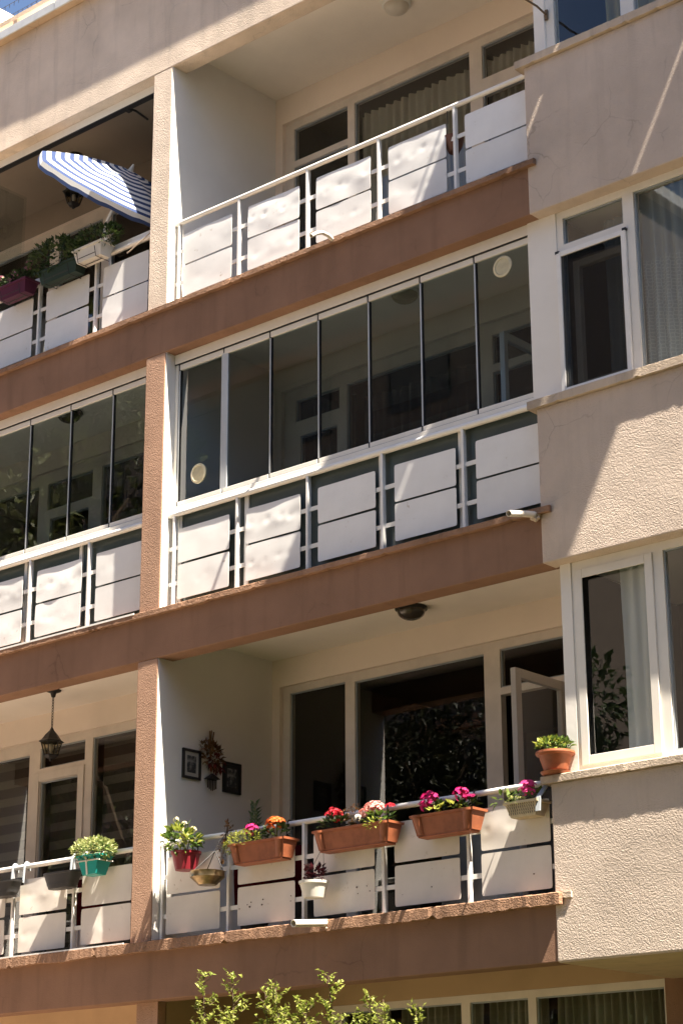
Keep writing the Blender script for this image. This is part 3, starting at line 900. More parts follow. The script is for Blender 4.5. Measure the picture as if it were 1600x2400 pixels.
mb.tube([(-0.52, 0.16, 8.855), (-0.50, 0.24, 8.85), (-0.545, 0.44, 8.86)], 0.012, 6)
mb.box(-0.56, -0.51, 0.15, 0.20, 8.83, 8.846)
rel(mb.build('latch_handle', M['black']), t3)

# ------------------------------------------------------------------ lamps
def dome_lamp(x, y, zc, label, mat):
    E_ = empty('ceiling_lamp', (x, y, zc))
    tag(E_, label, 'ceiling lamp', 'round balcony ceiling lamps')
    auto_smooth(MB().lathe((0, 0, 0), [(0.001, -0.001), (0.135, -0.001), (0.135, -0.022), (0.120, -0.030), (0.001, -0.030)], 28).build('base_plate', M['white'] if mat is not M['bronze'] else M['iron'], E_), 30)
    pr = [(0.118 * math.cos(t * math.pi / 2 / 8), -0.031 - 0.080 * math.sin(t * math.pi / 2 / 8)) for t in range(9)]
    pr[-1] = (0.001, pr[-1][1])
    o = MB().lathe((0, 0, 0), pr, 28).build('shade', mat, E_, smooth=True)
    return E_
dome_lamp(2.285, 0.88, 9.189, 'opal dome lamp on the top balcony ceiling', M['opal'])
dome_lamp(2.36, 0.84, 6.239, 'clear glass dome lamp behind the long glass screen', M['glass_lamp'])
dome_lamp(2.335, 0.89, 3.389, 'dark dome lamp on the lowest balcony ceiling', M['bronze'])
dome_lamp(-1.98, 0.82, 6.239, 'dark dome lamp behind the left glass screen', M['bronze'])

def lantern(x, y, zc, drop, label, s=1.0):
    E_ = empty('hanging_lantern', (x, y, zc))
    tag(E_, label, 'lantern', 'black hanging lanterns')
    auto_smooth(MB().lathe((0, 0, 0), [(0.001, -0.001), (0.075, -0.001), (0.072, -0.014), (0.03, -0.03), (0.018, -0.07), (0.001, -0.075)], 20).build('ceiling_rose', M['iron'], E_), 40)
    ch = MB()
    z = -0.075; i = 0
    while z > -drop + 0.03:
        r = 0.016
        pts = []
        for k in range(9):
            a = 2 * math.pi * k / 8
            dx = math.cos(a) * 0.010; dz = math.sin(a) * r
            pts.append((dx if i % 2 == 0 else 0.0, 0.0 if i % 2 == 0 else dx, z - r * 0.8 + dz))
        ch.tube(pts, 0.0035, 5, cap=False)
        z -= r * 1.65; i += 1
    ch.build('chain', M['iron'], E_)
    z0 = -drop
    n6 = 6
    top = MB().lathe((0, 0, z0), [(0.001, 0.03), (0.014, 0.025), (0.022, 0.005), (0.06, -0.035), (0.095, -0.085), (0.125, -0.105), (0.115, -0.112), (0.001, -0.10)], n6)
    top.build('lantern_roof', M['iron'], E_)
    MB().lathe((0, 0, z0), [(0.098, -0.112), (0.062, -0.235)], n6).build('lantern_glass', M['glass_lamp'], E_)
    bars = MB()
    for k in range(n6):
        a = 2 * math.pi * k / n6
        bars.tube([(0.100 * math.cos(a), 0.100 * math.sin(a), z0 - 0.11), (0.064 * math.cos(a), 0.064 * math.sin(a), z0 - 0.237)], 0.006, 5)
    bars.build('lantern_bars', M['iron'], E_)
    MB().lathe((0, 0, z0), [(0.067, -0.232), (0.067, -0.242), (0.045, -0.262), (0.018, -0.272), (0.012, -0.290), (0.001, -0.296)], n6).build('lantern_base', M['iron'], E_)
    MB().lathe((0, 0, z0), [(0.001, -0.12), (0.018, -0.13), (0.024, -0.17), (0.012, -0.2), (0.012, -0.232)], 10).build('bulb', M['opal'], E_, smooth=True)
    return E_
lantern(-2.05, 0.825, 3.389, 0.40, 'black lantern on a chain over the lowest left balcony')
lantern(-2.065, 0.833, 9.177, 0.34, 'black lantern half hidden behind the striped parasol')

# ------------------------------------------------------------------ parasol
def parasol():
    A = Vector((-0.655, 0.335, 8.289)); th, ph, sp, R, h = 0.718, -0.109, 6.227, 0.90, 0.232
    n = Vector((math.sin(th) * math.cos(ph), math.sin(th) * math.sin(ph), math.cos(th)))
    a = n.cross(Vector((0, 0, 1))).normalized(); b = n.cross(a)
    E_ = empty('striped_parasol', (-0.74, 0.42, 6.412))
    tag(E_, 'blue and white striped parasol tilted over the top left balcony', 'parasol')
    m, nt, bs = new_mat('blue_white_stripe')
    at = N(nt, 'ShaderNodeAttribute'); at.attribute_name = 'stripe'
    w = N(nt, 'ShaderNodeMath', operation='FRACT')
    mm = N(nt, 'ShaderNodeMath', operation='MULTIPLY'); mm.inputs[1].default_value = 10.0
    nt.links.new(at.outputs['Fac'], mm.inputs[0]); nt.links.new(mm.outputs[0], w.inputs[0])
    gt = N(nt, 'ShaderNodeMath', operation='GREATER_THAN'); gt.inputs[1].default_value = 0.5
    nt.links.new(w.outputs[0], gt.inputs[0])
    nt.links.new(mixcol(nt, gt.outputs[0], (0.72, 0.72, 0.70), (0.05, 0.075, 0.17)), bs.inputs['Base Color'])
    bs.inputs['Roughness'].default_value = 0.9
    bs.inputs['Specular IOR Level'].default_value = 0.1
    tr = N(nt, 'ShaderNodeBsdfTranslucent')
    nt.links.new(bs.inputs['Base Color'].links[0].from_socket, tr.inputs[0])
    mx = N(nt, 'ShaderNodeMixShader'); mx.inputs[0].default_value = 0.25
    nt.links.new(bs.outputs[0], mx.inputs[1]); nt.links.new(tr.outputs[0], mx.inputs[2])
    nt.links.new(mx.outputs[0], nt.nodes['Material Output'].inputs[0])
    nr, ns = 10, 6
    V = []; F = []; S = []
    def pt(k, s, t):
        """gore k, s 0..1 across, t 0..1 from the tip out; the cloth sags between the ribs"""
        a0 = sp + k * math.pi / 4; a1 = a0 + math.pi / 4
        d = (a * math.cos(a0) + b * math.sin(a0)) * (1 - s) + (a * math.cos(a1) + b * math.sin(a1)) * s
        drop = h * (0.25 * t + 0.75 * t * t)
        sag = 0.018 * math.sin(math.pi * s) * math.sin(math.pi * min(1, t) * 0.8)
        return A + d * R * t - n * (drop + sag)
    for k in range(8):
        base = len(V)
        for i in range(nr + 2):
            t = i / nr if i <= nr else 1.0
            for j in range(ns + 1):
                p = pt(k, j / ns, t)
                if i == nr + 1:
                    p = p - n * 0.075 + (p - A).normalized() * 0.012 + Vector((0, 0, -0.01)) * math.sin(j * 2.1)
                V.append(p); S.append(min(t, 1.0) if i <= nr else 1.0 + 0.09)
        for i in range(nr + 1):
            for j in range(ns):
                q = base + i * (ns + 1) + j
                F.append((q, q + 1, q + ns + 2, q + ns + 1))
    mb = MB().add(V, F)
    c = mb.build('canopy', m)
    at_ = c.data.attributes.new('stripe', 'FLOAT', 'POINT')
    at_.data.foreach_set('value', S)
    auto_smooth(c, 35)
    rel(c, E_)
    J = A - n * 0.62
    rel(MB().tube([J, A + n * 0.0], 0.016, 10).build('tilt_pole', M['white']), E_)
    rel(MB().tube([(-0.74, 0.42, 6.43), (J.x, J.y, J.z)], 0.016, 10).build('pole', M['white']), E_)
    rel(MB().tube([A - n * 0.01, A + n * 0.02, A + n * 0.07], [0.03, 0.022, 0.008], 10).build('finial', M['potwhite']), E_)
    for k in range(8):
        rel(MB().tube([pt(k, 0, 0.05) - n * 0.012, pt(k, 0, 0.5) - n * 0.012, pt(k, 0, 1.0) - n * 0.012], 0.005, 5).build('rib', M['alu']), E_)
    rel(MB().lathe((-0.74, 0.42, 6.412), [(0.001, 0.0), (0.2, 0.0), (0.2, 0.05), (0.05, 0.09), (0.03, 0.3), (0.001, 0.3)], 20).build('foot', M['anthr']), E_)
parasol()

# ------------------------------------------------------------------ plants and pots
def leaf_quads(mb, c, d, up, L, W, mi=0, bend=0.25):
    """a leaf of four triangles folded along the midrib"""
    d = d.normalized()
    s = d.cross(up)
    if s.length < 1e-3: s = d.cross(Vector((1, 0, 0)))
    s.normalize(); u = s.cross(d).normalized()
    p0 = c; p1 = c + d * L * 0.5 + u * L * 0.05 * bend; p2 = c + d * L - u * L * bend * 0.5
    l = c + d * L * 0.42 + s * W * 0.5 + u * W * 0.18; r = c + d * L * 0.42 - s * W * 0.5 + u * W * 0.18
    mb.add([p0, r, p2, l, p1], [(0, 1, 4), (1, 2, 4), (2, 3, 4), (3, 0, 4)], mi)

def rvec(rnd):
    while True:
        v = Vector((rnd.uniform(-1, 1), rnd.uniform(-1, 1), rnd.uniform(-1, 1)))
        if 0.05 < v.length < 1: return v

def foliage(c, r, n, L, W, seed, upbias=0.3, shape=1.0):
    rnd = random.Random(seed)
    mb = MB()
    c = Vector(c)
    for i in range(n):
        v = rvec(rnd)
        v = v.normalized() * (v.length ** 0.5)
        p = c + Vector((v.x * r[0], v.y * r[1], v.z * r[2]))
        d = (v.normalized() + Vector((rnd.uniform(-.6, .6), rnd.uniform(-.6, .6), rnd.uniform(-.4, .6) + upbias)))
        k = rnd.uniform(0.65, 1.2)
        leaf_quads(mb, p, d, Vector((rnd.uniform(-.5, .5), rnd.uniform(-.5, .5), 1)), L * k, W * k)
    return mb

def floret(mb, p, nrm, r, rnd):
    nrm = nrm.normalized()
    a = nrm.orthogonal().normalized(); b = nrm.cross(a)
    ph = rnd.uniform(0, 6)
    for k in range(5):
        t = ph + k * 2 * math.pi / 5
        d = a * math.cos(t) + b * math.sin(t); e = nrm.cross(d)
        q = p + nrm * r * 0.1
        mb.add([q, q + d * r * 0.6 - e * r * 0.42 + nrm * r * .18, q + d * r + nrm * r * 0.05, q + d * r * 0.6 + e * r * 0.42 + nrm * r * .18], [(0, 1, 2, 3)])

def bloom(c, r, n, fr_, seed):
    rnd = random.Random(seed); mb = MB(); c = Vector(c)
    for i in range(n):
        v = rvec(rnd).normalized()
        v.z = abs(v.z) * 0.9 + 0.1 if rnd.random() < 0.8 else v.z
        p = c + Vector((v.x * r[0], v.y * r[1], v.z * r[2])) * rnd.uniform(0.75, 1.08)
        floret(mb, p, v + Vector((0, -0.2, 0.3)), fr_ * rnd.uniform(0.8, 1.2), rnd)
    return mb

def stems(c0, tips, r=0.004):
    mb = MB()
    for t in tips:
        c = Vector(c0); q = Vector(t)
        mb.tube([c, c.lerp(q, 0.5) + Vector((0, 0, 0.01)), q], r, 5, cap=False)
    return mb

def trough(E_, L, z0, z1, yb, yf, mat, name='trough', pilaster=True, rim=True):
    """hollow tapered box, local origin at the middle of the back top edge; front at -y"""
    hx0, hx1 = L / 2 - 0.035, L / 2
    cy = (yb + yf) / 2; hy = (yb - yf) / 2
    t = 0.008
    mb = MB()
    def ring(hx, hy_, z): return [(-hx, cy - hy_, z), (hx, cy - hy_, z), (hx, cy + hy_, z), (-hx, cy + hy_, z)]
    rings = [ring(hx0, hy - 0.03, z0), ring(hx1 - 0.006, hy - 0.006, z1 - 0.02), ring(hx1 + 0.006, hy + 0.006, z1 - 0.018), ring(hx1 + 0.008, hy + 0.008, z1), ring(hx1 - t, hy - t, z1), ring(hx1 - t - 0.012, hy - t - 0.012, z1 - 0.035)]
    vv = [p for r_ in rings for p in r_]
    ff = [(3, 2, 1, 0)]
    for i in range(len(rings) - 1):
        for k in range(4):
            k2 = (k + 1) % 4
            ff.append((i * 4 + k, i * 4 + k2, i * 4 + 4 + k2, i * 4 + 4 + k))
    mb.add(vv, ff)
    if pilaster:
        for sx in (-1, 1):
            xc1 = sx * (hx1 - 0.055); xc0 = sx * (hx0 - 0.045)
            seg = 8
            v2 = []
            for (xc, yy, z, r) in ((xc0, cy - hy + 0.03, z0 + 0.004, 0.026), (xc1, cy - hy + 0.006, z1 - 0.022, 0.038), (xc1, cy - hy + 0.006, z1 - 0.019, 0.046), (xc1, cy - hy + 0.004, z1 - 0.002, 0.046)):
                for k in range(seg + 1):
                    a = math.pi * k / seg
                    v2.append((xc + r * math.cos(a), yy - r * 0.62 * math.sin(a), z))
            f2 = []
            for i in range(3):
                for k in range(seg):
                    b = i * (seg + 1) + k
                    f2.append((b + 1, b, b + seg + 1, b + seg + 2))
            f2.append(tuple(3 * (seg + 1) + k for k in range(seg + 1)))
            mb.add(v2, f2)
    o = mb.build(name, mat, E_)
    auto_smooth(o, 35)
    if rim and pilaster:
        # drip tray edge below
        MB().box(-hx0 + 0.01, hx0 - 0.01, cy - hy + 0.028, cy + hy - 0.028, z0 - 0.014, z0 - 0.001).build('drip_tray', mat, E_, bevel=0.004)
    MB().box(-hx1 + 0.022, hx1 - 0.022, cy - hy + 0.022, cy + hy - 0.022, z1 - 0.034, z1 - 0.028).build('soil', M['soil'], E_)
    # hooks over the handrail
    return o

def rail_hooks(E_, xs, ytop, ztop, yr, zr, mat, r=0.006):
    for x in xs:
        mb = MB()
        pts = [(x, ytop, ztop)]
        for k in range(7):
            a = math.pi * k / 6
            pts.append((x, yr - math.cos(a) * 0.030, zr + math.sin(a) * 0.032))
        pts.append((x, yr + 0.030, zr - 0.04))
        mb.tube(pts, r, 6)
        mb.build('hook', mat, E_)

YP = -0.10
def flower_box(xc, L, label, zt=1.42, zb=1.268, group='terracotta flower boxes'):
    E_ = empty('flower_box', (xc, 0, zb))
    tag(E_, label, 'flower box', group)
    trough(E_, L, 0.0, zt - zb, 0.068, YP, M['terra'])
    rail_hooks(E_, (-L * 0.3, L * 0.3), 0.06, zt - zb - 0.01, YRL, 1.553 - zb, M['iron'], 0.005)
    return E_
def fl(E_, name, mb, mat, smooth=False):
    return mb.build(name, mat, E_, smooth=smooth)

# box 1: magenta + orange kalanchoe with lime creeper
b1 = flower_box(1.525, 0.60, 'terracotta flower box with orange and magenta blooms and lime creeper')
fl(b1, 'creeper', foliage((-0.17, -0.06, 0.19), (0.16, 0.10, 0.065), 420, 0.020, 0.012, 5, 0.5), M['leaf_lime'])
fl(b1, 'creeper', foliage((-0.29, -0.10, 0.135), (0.05, 0.05, 0.055), 120, 0.018, 0.010, 6, -0.3), M['leaf_lime'])
fl(b1, 'foliage', foliage((0.13, 0.0, 0.20), (0.10, 0.07, 0.08), 60, 0.065, 0.042, 7), M['leaf_dark'])
fl(b1, 'foliage', foliage((-0.10, 0.03, 0.20), (0.08, 0.05, 0.06), 34, 0.055, 0.035, 8), M['leaf_dark'])
fl(b1, 'stem', stems((0.13, 0, 0.14), [(0.10, -0.03, 0.30), (0.15, -0.02, 0.32), (0.18, -0.03, 0.29)]), M['stem'])
fl(b1, 'flower', bloom((0.145, -0.03, 0.285), (0.085, 0.055, 0.045), 75, 0.016, 9), M['orange'])
fl(b1, 'flower', bloom((0.09, -0.03, 0.25), (0.035, 0.03, 0.03), 20, 0.014, 19), M['orange'])
fl(b1, 'flower', bloom((-0.115, -0.03, 0.255), (0.06, 0.05, 0.05), 55, 0.016, 10), M['magenta'])
# box 2: red, dried and pale pink
b2 = flower_box(2.51, 0.76, 'terracotta flower box with red, withered and pale pink blooms')
fl(b2, 'foliage', foliage((-0.22, 0.0, 0.20), (0.13, 0.07, 0.07), 70, 0.06, 0.04, 21), M['leaf_dark'])
fl(b2, 'foliage', foliage((0.22, -0.02, 0.18), (0.13, 0.08, 0.05), 70, 0.055, 0.035, 22), M['leaf'])
fl(b2, 'foliage', foliage((0.24, -0.11, 0.14), (0.08, 0.03, 0.035), 46, 0.035, 0.022, 29), M['leaf_lime'])
fl(b2, 'flower', bloom((-0.24, -0.02, 0.27), (0.07, 0.05, 0.055), 52, 0.017, 23), M['redfl'])
fl(b2, 'flower', bloom((-0.17, -0.04, 0.255), (0.04, 0.03, 0.035), 22, 0.016, 33), M['redfl'])
fl(b2, 'withered_flower', foliage((-0.02, -0.02, 0.25), (0.07, 0.05, 0.075), 90, 0.024, 0.014, 24), M['leaf_dry'])
fl(b2, 'withered_flower', foliage((-0.11, -0.04, 0.265), (0.03, 0.03, 0.05), 30, 0.022, 0.014, 25), M['leaf_dry'])
fl(b2, 'flower', bloom((0.20, -0.05, 0.265), (0.085, 0.055, 0.050), 70, 0.018, 26), M['pinkfl'])
fl(b2, 'flower', bloom((0.11, -0.05, 0.24), (0.05, 0.04, 0.035), 30, 0.016, 27), M['pinkfl'])
fl(b2, 'flower', bloom((0.33, -0.02, 0.27), (0.04, 0.03, 0.025), 16, 0.015, 28), M['redfl'])
fl(b2, 'flower', bloom((0.06, -0.08, 0.20), (0.03, 0.03, 0.03), 12, 0.015, 30), M['whitefl'])
# box 3: two magenta heads, leaves
b3 = flower_box(3.39, 0.58, 'terracotta flower box with two separate magenta flower heads')
fl(b3, 'foliage', foliage((-0.12, 0.01, 0.18), (0.10, 0.06, 0.06), 46, 0.06, 0.042, 41), M['leaf_dark'])
fl(b3, 'foliage', foliage((0.13, 0.01, 0.18), (0.10, 0.06, 0.06), 46, 0.06, 0.042, 42), M['leaf_dark'])
fl(b3, 'foliage', foliage((-0.07, -0.08, 0.17), (0.06, 0.03, 0.03), 9, 0.06, 0.045, 43), M['leaf_lime'])
fl(b3, 'foliage', foliage((0.09, -0.07, 0.18), (0.05, 0.03, 0.03), 8, 0.06, 0.045, 44), M['leaf_lime'])
fl(b3, 'flower', bloom((-0.155, -0.04, 0.265), (0.075, 0.05, 0.06), 66, 0.017, 45), M['magenta'])
fl(b3, 'flower', bloom((-0.20, -0.04, 0.225), (0.045, 0.04, 0.04), 24, 0.016, 46), M['magenta'])
fl(b3, 'flower', bloom((0.14, -0.04, 0.275), (0.065, 0.05, 0.045), 50, 0.017, 47), M['magenta'])
fl(b3, 'flower', bloom((0.20, 0.0, 0.24), (0.04, 0.04, 0.03), 18, 0.014, 48), M['magenta'])

# wicker basket box at the right end
bk = empty('basket_planter', (4.105, 0, 1.30))
tag(bk, 'beige woven basket planter with pink flowers below the potted sill', 'planter')
trough(bk, 0.285, 0.0, 0.11, 0.068, YP, M['basket'], name='basket', pilaster=False)
slots = MB()
for r_ in range(4):
    for c_ in range(13):
        z = 0.016 + r_ * 0.021
        x = -0.115 + c_ * 0.0185 + (0.005 if r_ % 2 else 0)
        y = YP + 0.0285 * (1 - z / 0.095) + 0.0035
        slots.add([(x, y - 0.006, z), (x + 0.005, y - 0.006, z), (x + 0.005, y - 0.0125, z + 0.017), (x, y - 0.0125, z + 0.017)], [(0, 1, 2, 3)])
so = slots.build('weave_slots', M['anthr'], bk); so['kind'] = 'stuff'
fl(bk, 'foliage', foliage((0.0, 0.0, 0.15), (0.11, 0.06, 0.05), 60, 0.05, 0.03, 51), M['leaf'])
fl(bk, 'foliage', foliage((-0.17, -0.06, 0.145), (0.08, 0.04, 0.045), 16, 0.09, 0.045, 52), M['leaf'])
fl(bk, 'foliage', foliage((-0.06, -0.08, 0.115), (0.09, 0.03, 0.025), 40, 0.03, 0.016, 53), M['leaf_var'])
fl(bk, 'flower', bloom((0.03, -0.04, 0.215), (0.065, 0.05, 0.045), 50, 0.018, 54), M['hotpink'])
fl(bk, 'flower', bloom((-0.03, -0.03, 0.185), (0.04, 0.03, 0.03), 20, 0.016, 55), M['hotpink'])
fl(bk, 'flower', bloom((0.05, -0.06, 0.17), (0.04, 0.03, 0.03), 20, 0.016, 56), M['hotpink'])
hk = MB()
pts = [(0.0, -0.085, 0.02), (0, -0.075, 0.12), (0, 0.045, 0.235)]
for k in range(7):
    a = math.pi * k / 6
    pts.append((0, 0.10 - math.cos(a) * 0.034, 0.253 + math.sin(a) * 0.034))
pts.append((0, 0.136, 0.19))
for dx in (0.128, 0.138, 0.148, 0.158):
    hk.tube([(p[0] + dx, p[1], p[2]) for p in pts], 0.0075, 6)
hk.build('bracket', M['gasket'], bk)

def round_pot(E_, r0, r1, h, mat, rimh=0.022, name='pot', seg=26):
    o = MB().lathe((0, 0, 0), [(0.001, 0.001), (r0, 0.0), (r1 * 0.93, h - rimh), (r1, h - rimh + 0.002), (r1 * 1.02, h), (r1 * 0.92, h), (r1 * 0.86, h - 0.03)], seg).build(name, mat, E_)
    auto_smooth(o, 35)
    MB().lathe((0, 0, 0), [(0.001, h - 0.026), (r1 * 0.88, h - 0.028)], seg).build('soil', M['soil'], E_)

rp = empty('potted_plant', (0.69, -0.045, 1.277))
tag(rp, 'crimson pot with a pale flowering plant hooked beside the pillar', 'potted plant')
round_pot(rp, 0.088, 0.125, 0.15, M['red'])
rail_hooks(rp, (-0.03, 0.03), 0.10, 0.14, 0.145, 0.276, M['iron'], 0.005)
fl(rp, 'foliage', foliage((-0.02, -0.03, 0.245), (0.16, 0.11, 0.10), 85, 0.085, 0.05, 61), M['leaf'])
fl(rp, 'foliage', foliage((0.13, -0.05, 0.20), (0.07, 0.05, 0.06), 14, 0.09, 0.05, 62), M['leaf_lime'])
fl(rp, 'foliage', foliage((-0.05, -0.05, 0.28), (0.14, 0.09, 0.07), 40, 0.07, 0.045, 63), M['leaf_lime'])
for i, (x, z) in enumerate(((-0.09, 0.42), (0.00, 0.375), (0.11, 0.32), (-0.01, 0.33))):
    fl(rp, 'flower', bloom((x, -0.03, z), (0.022, 0.022, 0.02), 16, 0.012, 64 + i), M['creamfl'])
fl(rp, 'stem', stems((0, 0, 0.14), [(-0.09, -0.03, 0.42), (0.0, -0.03, 0.375), (0.11, -0.03, 0.32), (-0.05, -0.06, 0.3)]), M['stem'])

tp = empty('potted_plant', (-0.415, -0.045, 1.350))
tag(tp, 'teal pot with a variegated bushy plant left of the pillar', 'potted plant')
o = MB()
o.frus(0, 0, 0.0, 0.148, 0.082, 0.062, 0.130, 0.085)
o.frus(0, 0, 0.1485, 0.168, 0.138, 0.093, 0.140, 0.095)
o.build('pot', M['teal'], tp, bevel=0.006)
MB().frus(-0.018, -0.0655, 0.002, 0.146, 0.010, 0.0015, 0.010, 0.0215).build('ribbon', M['potwhite'], tp)
MB().box(-0.134, 0.134, -0.090, 0.090, 0.112, 0.122).build('ribbon', M['potwhite'], tp)
rail_hooks(tp, (-0.04, 0.04), 0.08, 0.16, 0.145, 0.203, M['iron'], 0.005)
fl(tp, 'foliage', foliage((0.0, -0.01, 0.215), (0.225, 0.15, 0.095), 620, 0.038, 0.026, 71), M['leaf_var'])
fl(tp, 'foliage', foliage((0.0, 0.0, 0.19), (0.20, 0.13, 0.08), 160, 0.04, 0.03, 72), M['leaf'])

def hook_planter(xc, L, label):
    E_ = empty('hook_planter', (xc, 0, 1.284))
    tag(E_, label, 'planter', 'anthracite planters hooked on the railing')
    mb = MB()
    # round-ended bath-shaped trough
    seg = 28
    prof = [(0.72, 0.0), (0.97, 0.118), (1.0, 0.120), (1.02, 0.136), (0.95, 0.136), (0.80, 0.03), (0.01, 0.03)]
    vv = []; ff = []
    for (s, z) in prof:
        for k in range(seg):
            a = 2 * math.pi * k / seg
            ca, sa = math.cos(a), math.sin(a)
            ex = abs(ca) ** 0.55 * (1 if ca > 0 else -1); ey = abs(sa) ** 0.75 * (1 if sa > 0 else -1)
            vv.append((ex * L / 2 * s, -0.02 + ey * 0.085 * s, z))
    for i in range(len(prof) - 1):
        for k in range(seg):
            k2 = (k + 1) % seg
            ff.append((i * seg + k, i * seg + k2, (i + 1) * seg + k2, (i + 1) * seg + k))
    ff.append(tuple(range(seg))[::-1])
    mb.add(vv, ff)
    auto_smooth(mb.build('trough', M['anthr'], E_), 40)
    rail_hooks(E_, (L * 0.02, L * 0.40), 0.06, 0.12, YRL, 0.272, M['gasket'], 0.011)
    MB().box(L * 0.0, L * 0.42, 0.058, 0.072, 0.10, 0.17).build('back_plate', M['anthr'], E_)
    return E_
hook_planter(-0.845, 0.42, 'empty anthracite planter hooked beside the teal pot')
hook_planter(-1.63, 0.42, 'empty anthracite planter at the left edge of the lowest balcony')

# brass bowl on a chain
bw = empty('hanging_bowl', (0.98, -0.085, 1.125))
tag(bw, 'tarnished brass bowl hanging on chains below the lowest handrail', 'bowl')
auto_smooth(MB().lathe((0, 0, 0), [(0.001, 0.0), (0.075, 0.0), (0.085, 0.012), (0.14, 0.06), (0.138, 0.10), (0.143, 0.108), (0.130, 0.106), (0.125, 0.065), (0.07, 0.02), (0.001, 0.018)], 30).build('bowl', M['brass'], bw), 40)
for k in range(3):
    a = 2 * math.pi * k / 3 + 0.4
    MB().tube([(0.135 * math.cos(a), 0.135 * math.sin(a), 0.106), (0.05, 0.03, 0.27)], 0.004, 5).build('chain', M['iron'], bw)
MB().tube([(0.05, 0.03, 0.265), (0.06, 0.06, 0.34), (0.085, 0.14, 0.44), (0.085, 0.185, 0.455), (0.085, 0.22, 0.43)], 0.005, 6).build('chain', M['iron'], bw)
vine = empty('dried_vine', (1.065, 0.06, 1.30))
tag(vine, 'dried brown vine trailing over the handrail above the brass bowl', 'vine')
fl(vine, 'foliage', foliage((0, 0, 0.26), (0.035, 0.03, 0.10), 46, 0.035, 0.02, 81), M['leaf_dry'])
fl(vine, 'foliage', foliage((-0.03, -0.03, 0.10), (0.04, 0.03, 0.09), 40, 0.035, 0.02, 82), M['leaf_dry'])
fl(vine, 'stem', stems((0, 0, 0.34), [(-0.04, -0.04, 0.02), (-0.02, -0.03, 0.08), (0.01, -0.02, 0.12)]), M['bark'])

# white hanging pot
wp = empty('hanging_pot', (2.12, -0.075, 0.915))
tag(wp, 'small white pot with a dark red plant hanging on strings', 'hanging pot')
round_pot(wp, 0.080, 0.117, 0.125, M['potwhite'])
for x in (-0.105, 0.105):
    MB().tube([(x, 0, 0.118), (0.04, 0.06, 0.40)], 0.0022, 4).build('string', M['string'], wp)
MB().tube([(0.04, 0.06, 0.395), (0.05, 0.155, 0.63), (0.05, 0.18, 0.665), (0.05, 0.205, 0.63)], 0.003, 5).build('hook', M['iron'], wp)
fl(wp, 'foliage', foliage((0.01, 0.0, 0.17), (0.085, 0.08, 0.07), 80, 0.05, 0.035, 83), leafmat('dark_red_leaf', (0.03, 0.004, 0.007), (0.06, 0.008, 0.012), 0.15))

# terracotta pot on the bay sill
sp_ = empty('potted_plant', (4.345, 0.015, 1.574))
tag(sp_, 'round terracotta pot with a green succulent on the bay sill', 'potted plant')
auto_smooth(MB().lathe((0, 0, 0), [(0.001, 0.0), (0.095, 0.0), (0.112, 0.022), (0.104, 0.024), (0.090, 0.014), (0.001, 0.012)], 32).build('saucer', M['terra'], sp_), 40)
auto_smooth(MB().lathe((0, 0, 0), [(0.001, 0.014), (0.080, 0.014), (0.083, 0.032), (0.087, 0.034), (0.118, 0.138), (0.134, 0.142), (0.142, 0.152), (0.140, 0.168), (0.128, 0.170), (0.118, 0.145)], 36).build('pot', M['terra'], sp_), 40)
MB().lathe((0, 0, 0), [(0.001, 0.152), (0.122, 0.150)], 24).build('soil', M['soil'], sp_)
fl(sp_, 'foliage', foliage((0.0, 0, 0.205), (0.115, 0.11, 0.045), 130, 0.05, 0.032, 91, 0.6), M['leaf'])
fl(sp_, 'foliage', foliage((-0.02, -0.02, 0.22), (0.11, 0.09, 0.035), 70, 0.045, 0.03, 92, 0.6), M['leaf_lime'])

# dark spiky plant standing behind the railing
cp = empty('spiky_plant', (1.02, 0.42, 0.70))
tag(cp, 'dark pinnate plant standing in shade behind the lowest handrail', 'plant')
round_pot(cp, 0.09, 0.13, 0.22, M['anthr'])
mb = MB(); rnd = random.Random(95)
for i in range(5):
    zt = 1.15 - 0.07 * abs(i - 2); x = (i - 2) * 0.012
    mb.tube([(0, 0, 0.2), (x, 0, 0.6), (x * 2, 0, zt)], 0.006, 5)
mb.build('stem', M['stem'], cp)
mb = MB()
for j in range(17):
    z = 0.62 + j * 0.032
    for s in (-1, 1):
        d = Vector((s * 1.0, rnd.uniform(-.5, .3), 0.55 + j * 0.03))
        leaf_quads(mb, Vector((0.0, 0, z)), d, Vector((0, -1, 0.2)), 0.13 - 0.003 * j, 0.030)
mb.build('foliage', M['leaf_dark'], cp)

# top left balcony: window boxes
def plain_box(xc, L, zb, zt, yf, yb, mat, label, cat='flower box', wire=True):
    E_ = empty('window_box', (xc, 0, zb))
    tag(E_, label, cat, 'window boxes on the top left balcony')
    trough(E_, L, 0.0, zt - zb, yb, yf, mat, pilaster=False)
    if wire:
        mb = MB()
        hx = L / 2
        for x in (-hx * 0.62, hx * 0.62):
            mb.tube([(x, yb, zt - zb - 0.02), (x, yb, -0.012), (x, yf + 0.01, -0.012), (x, yf - 0.012, zt - zb - 0.05)], 0.004, 5)
        mb.tube([(-hx * 0.62, yf - 0.004, 0.02), (hx * 0.62, yf - 0.004, 0.02)], 0.004, 5)
        mb.tube([(-hx * 0.62, (yf + yb) / 2, -0.012), (hx * 0.62, (yf + yb) / 2, -0.012)], 0.004, 5)
        mb.build('wire_bracket', M['iron'], E_)
    return E_
wbx = plain_box(-0.745, 0.40, 7.215, 7.350, -0.115, 0.065, M['potwhite'], 'white window box with a dark plant on the top left railing')
fl(wbx, 'foliage', foliage((0.06, -0.02, 0.22), (0.30, 0.14, 0.10), 520, 0.045, 0.028, 101), M['leaf_dark'])
fl(wbx, 'foliage', foliage((0.20, -0.06, 0.16), (0.14, 0.09, 0.07), 110, 0.04, 0.025, 102), M['leaf_dark'])
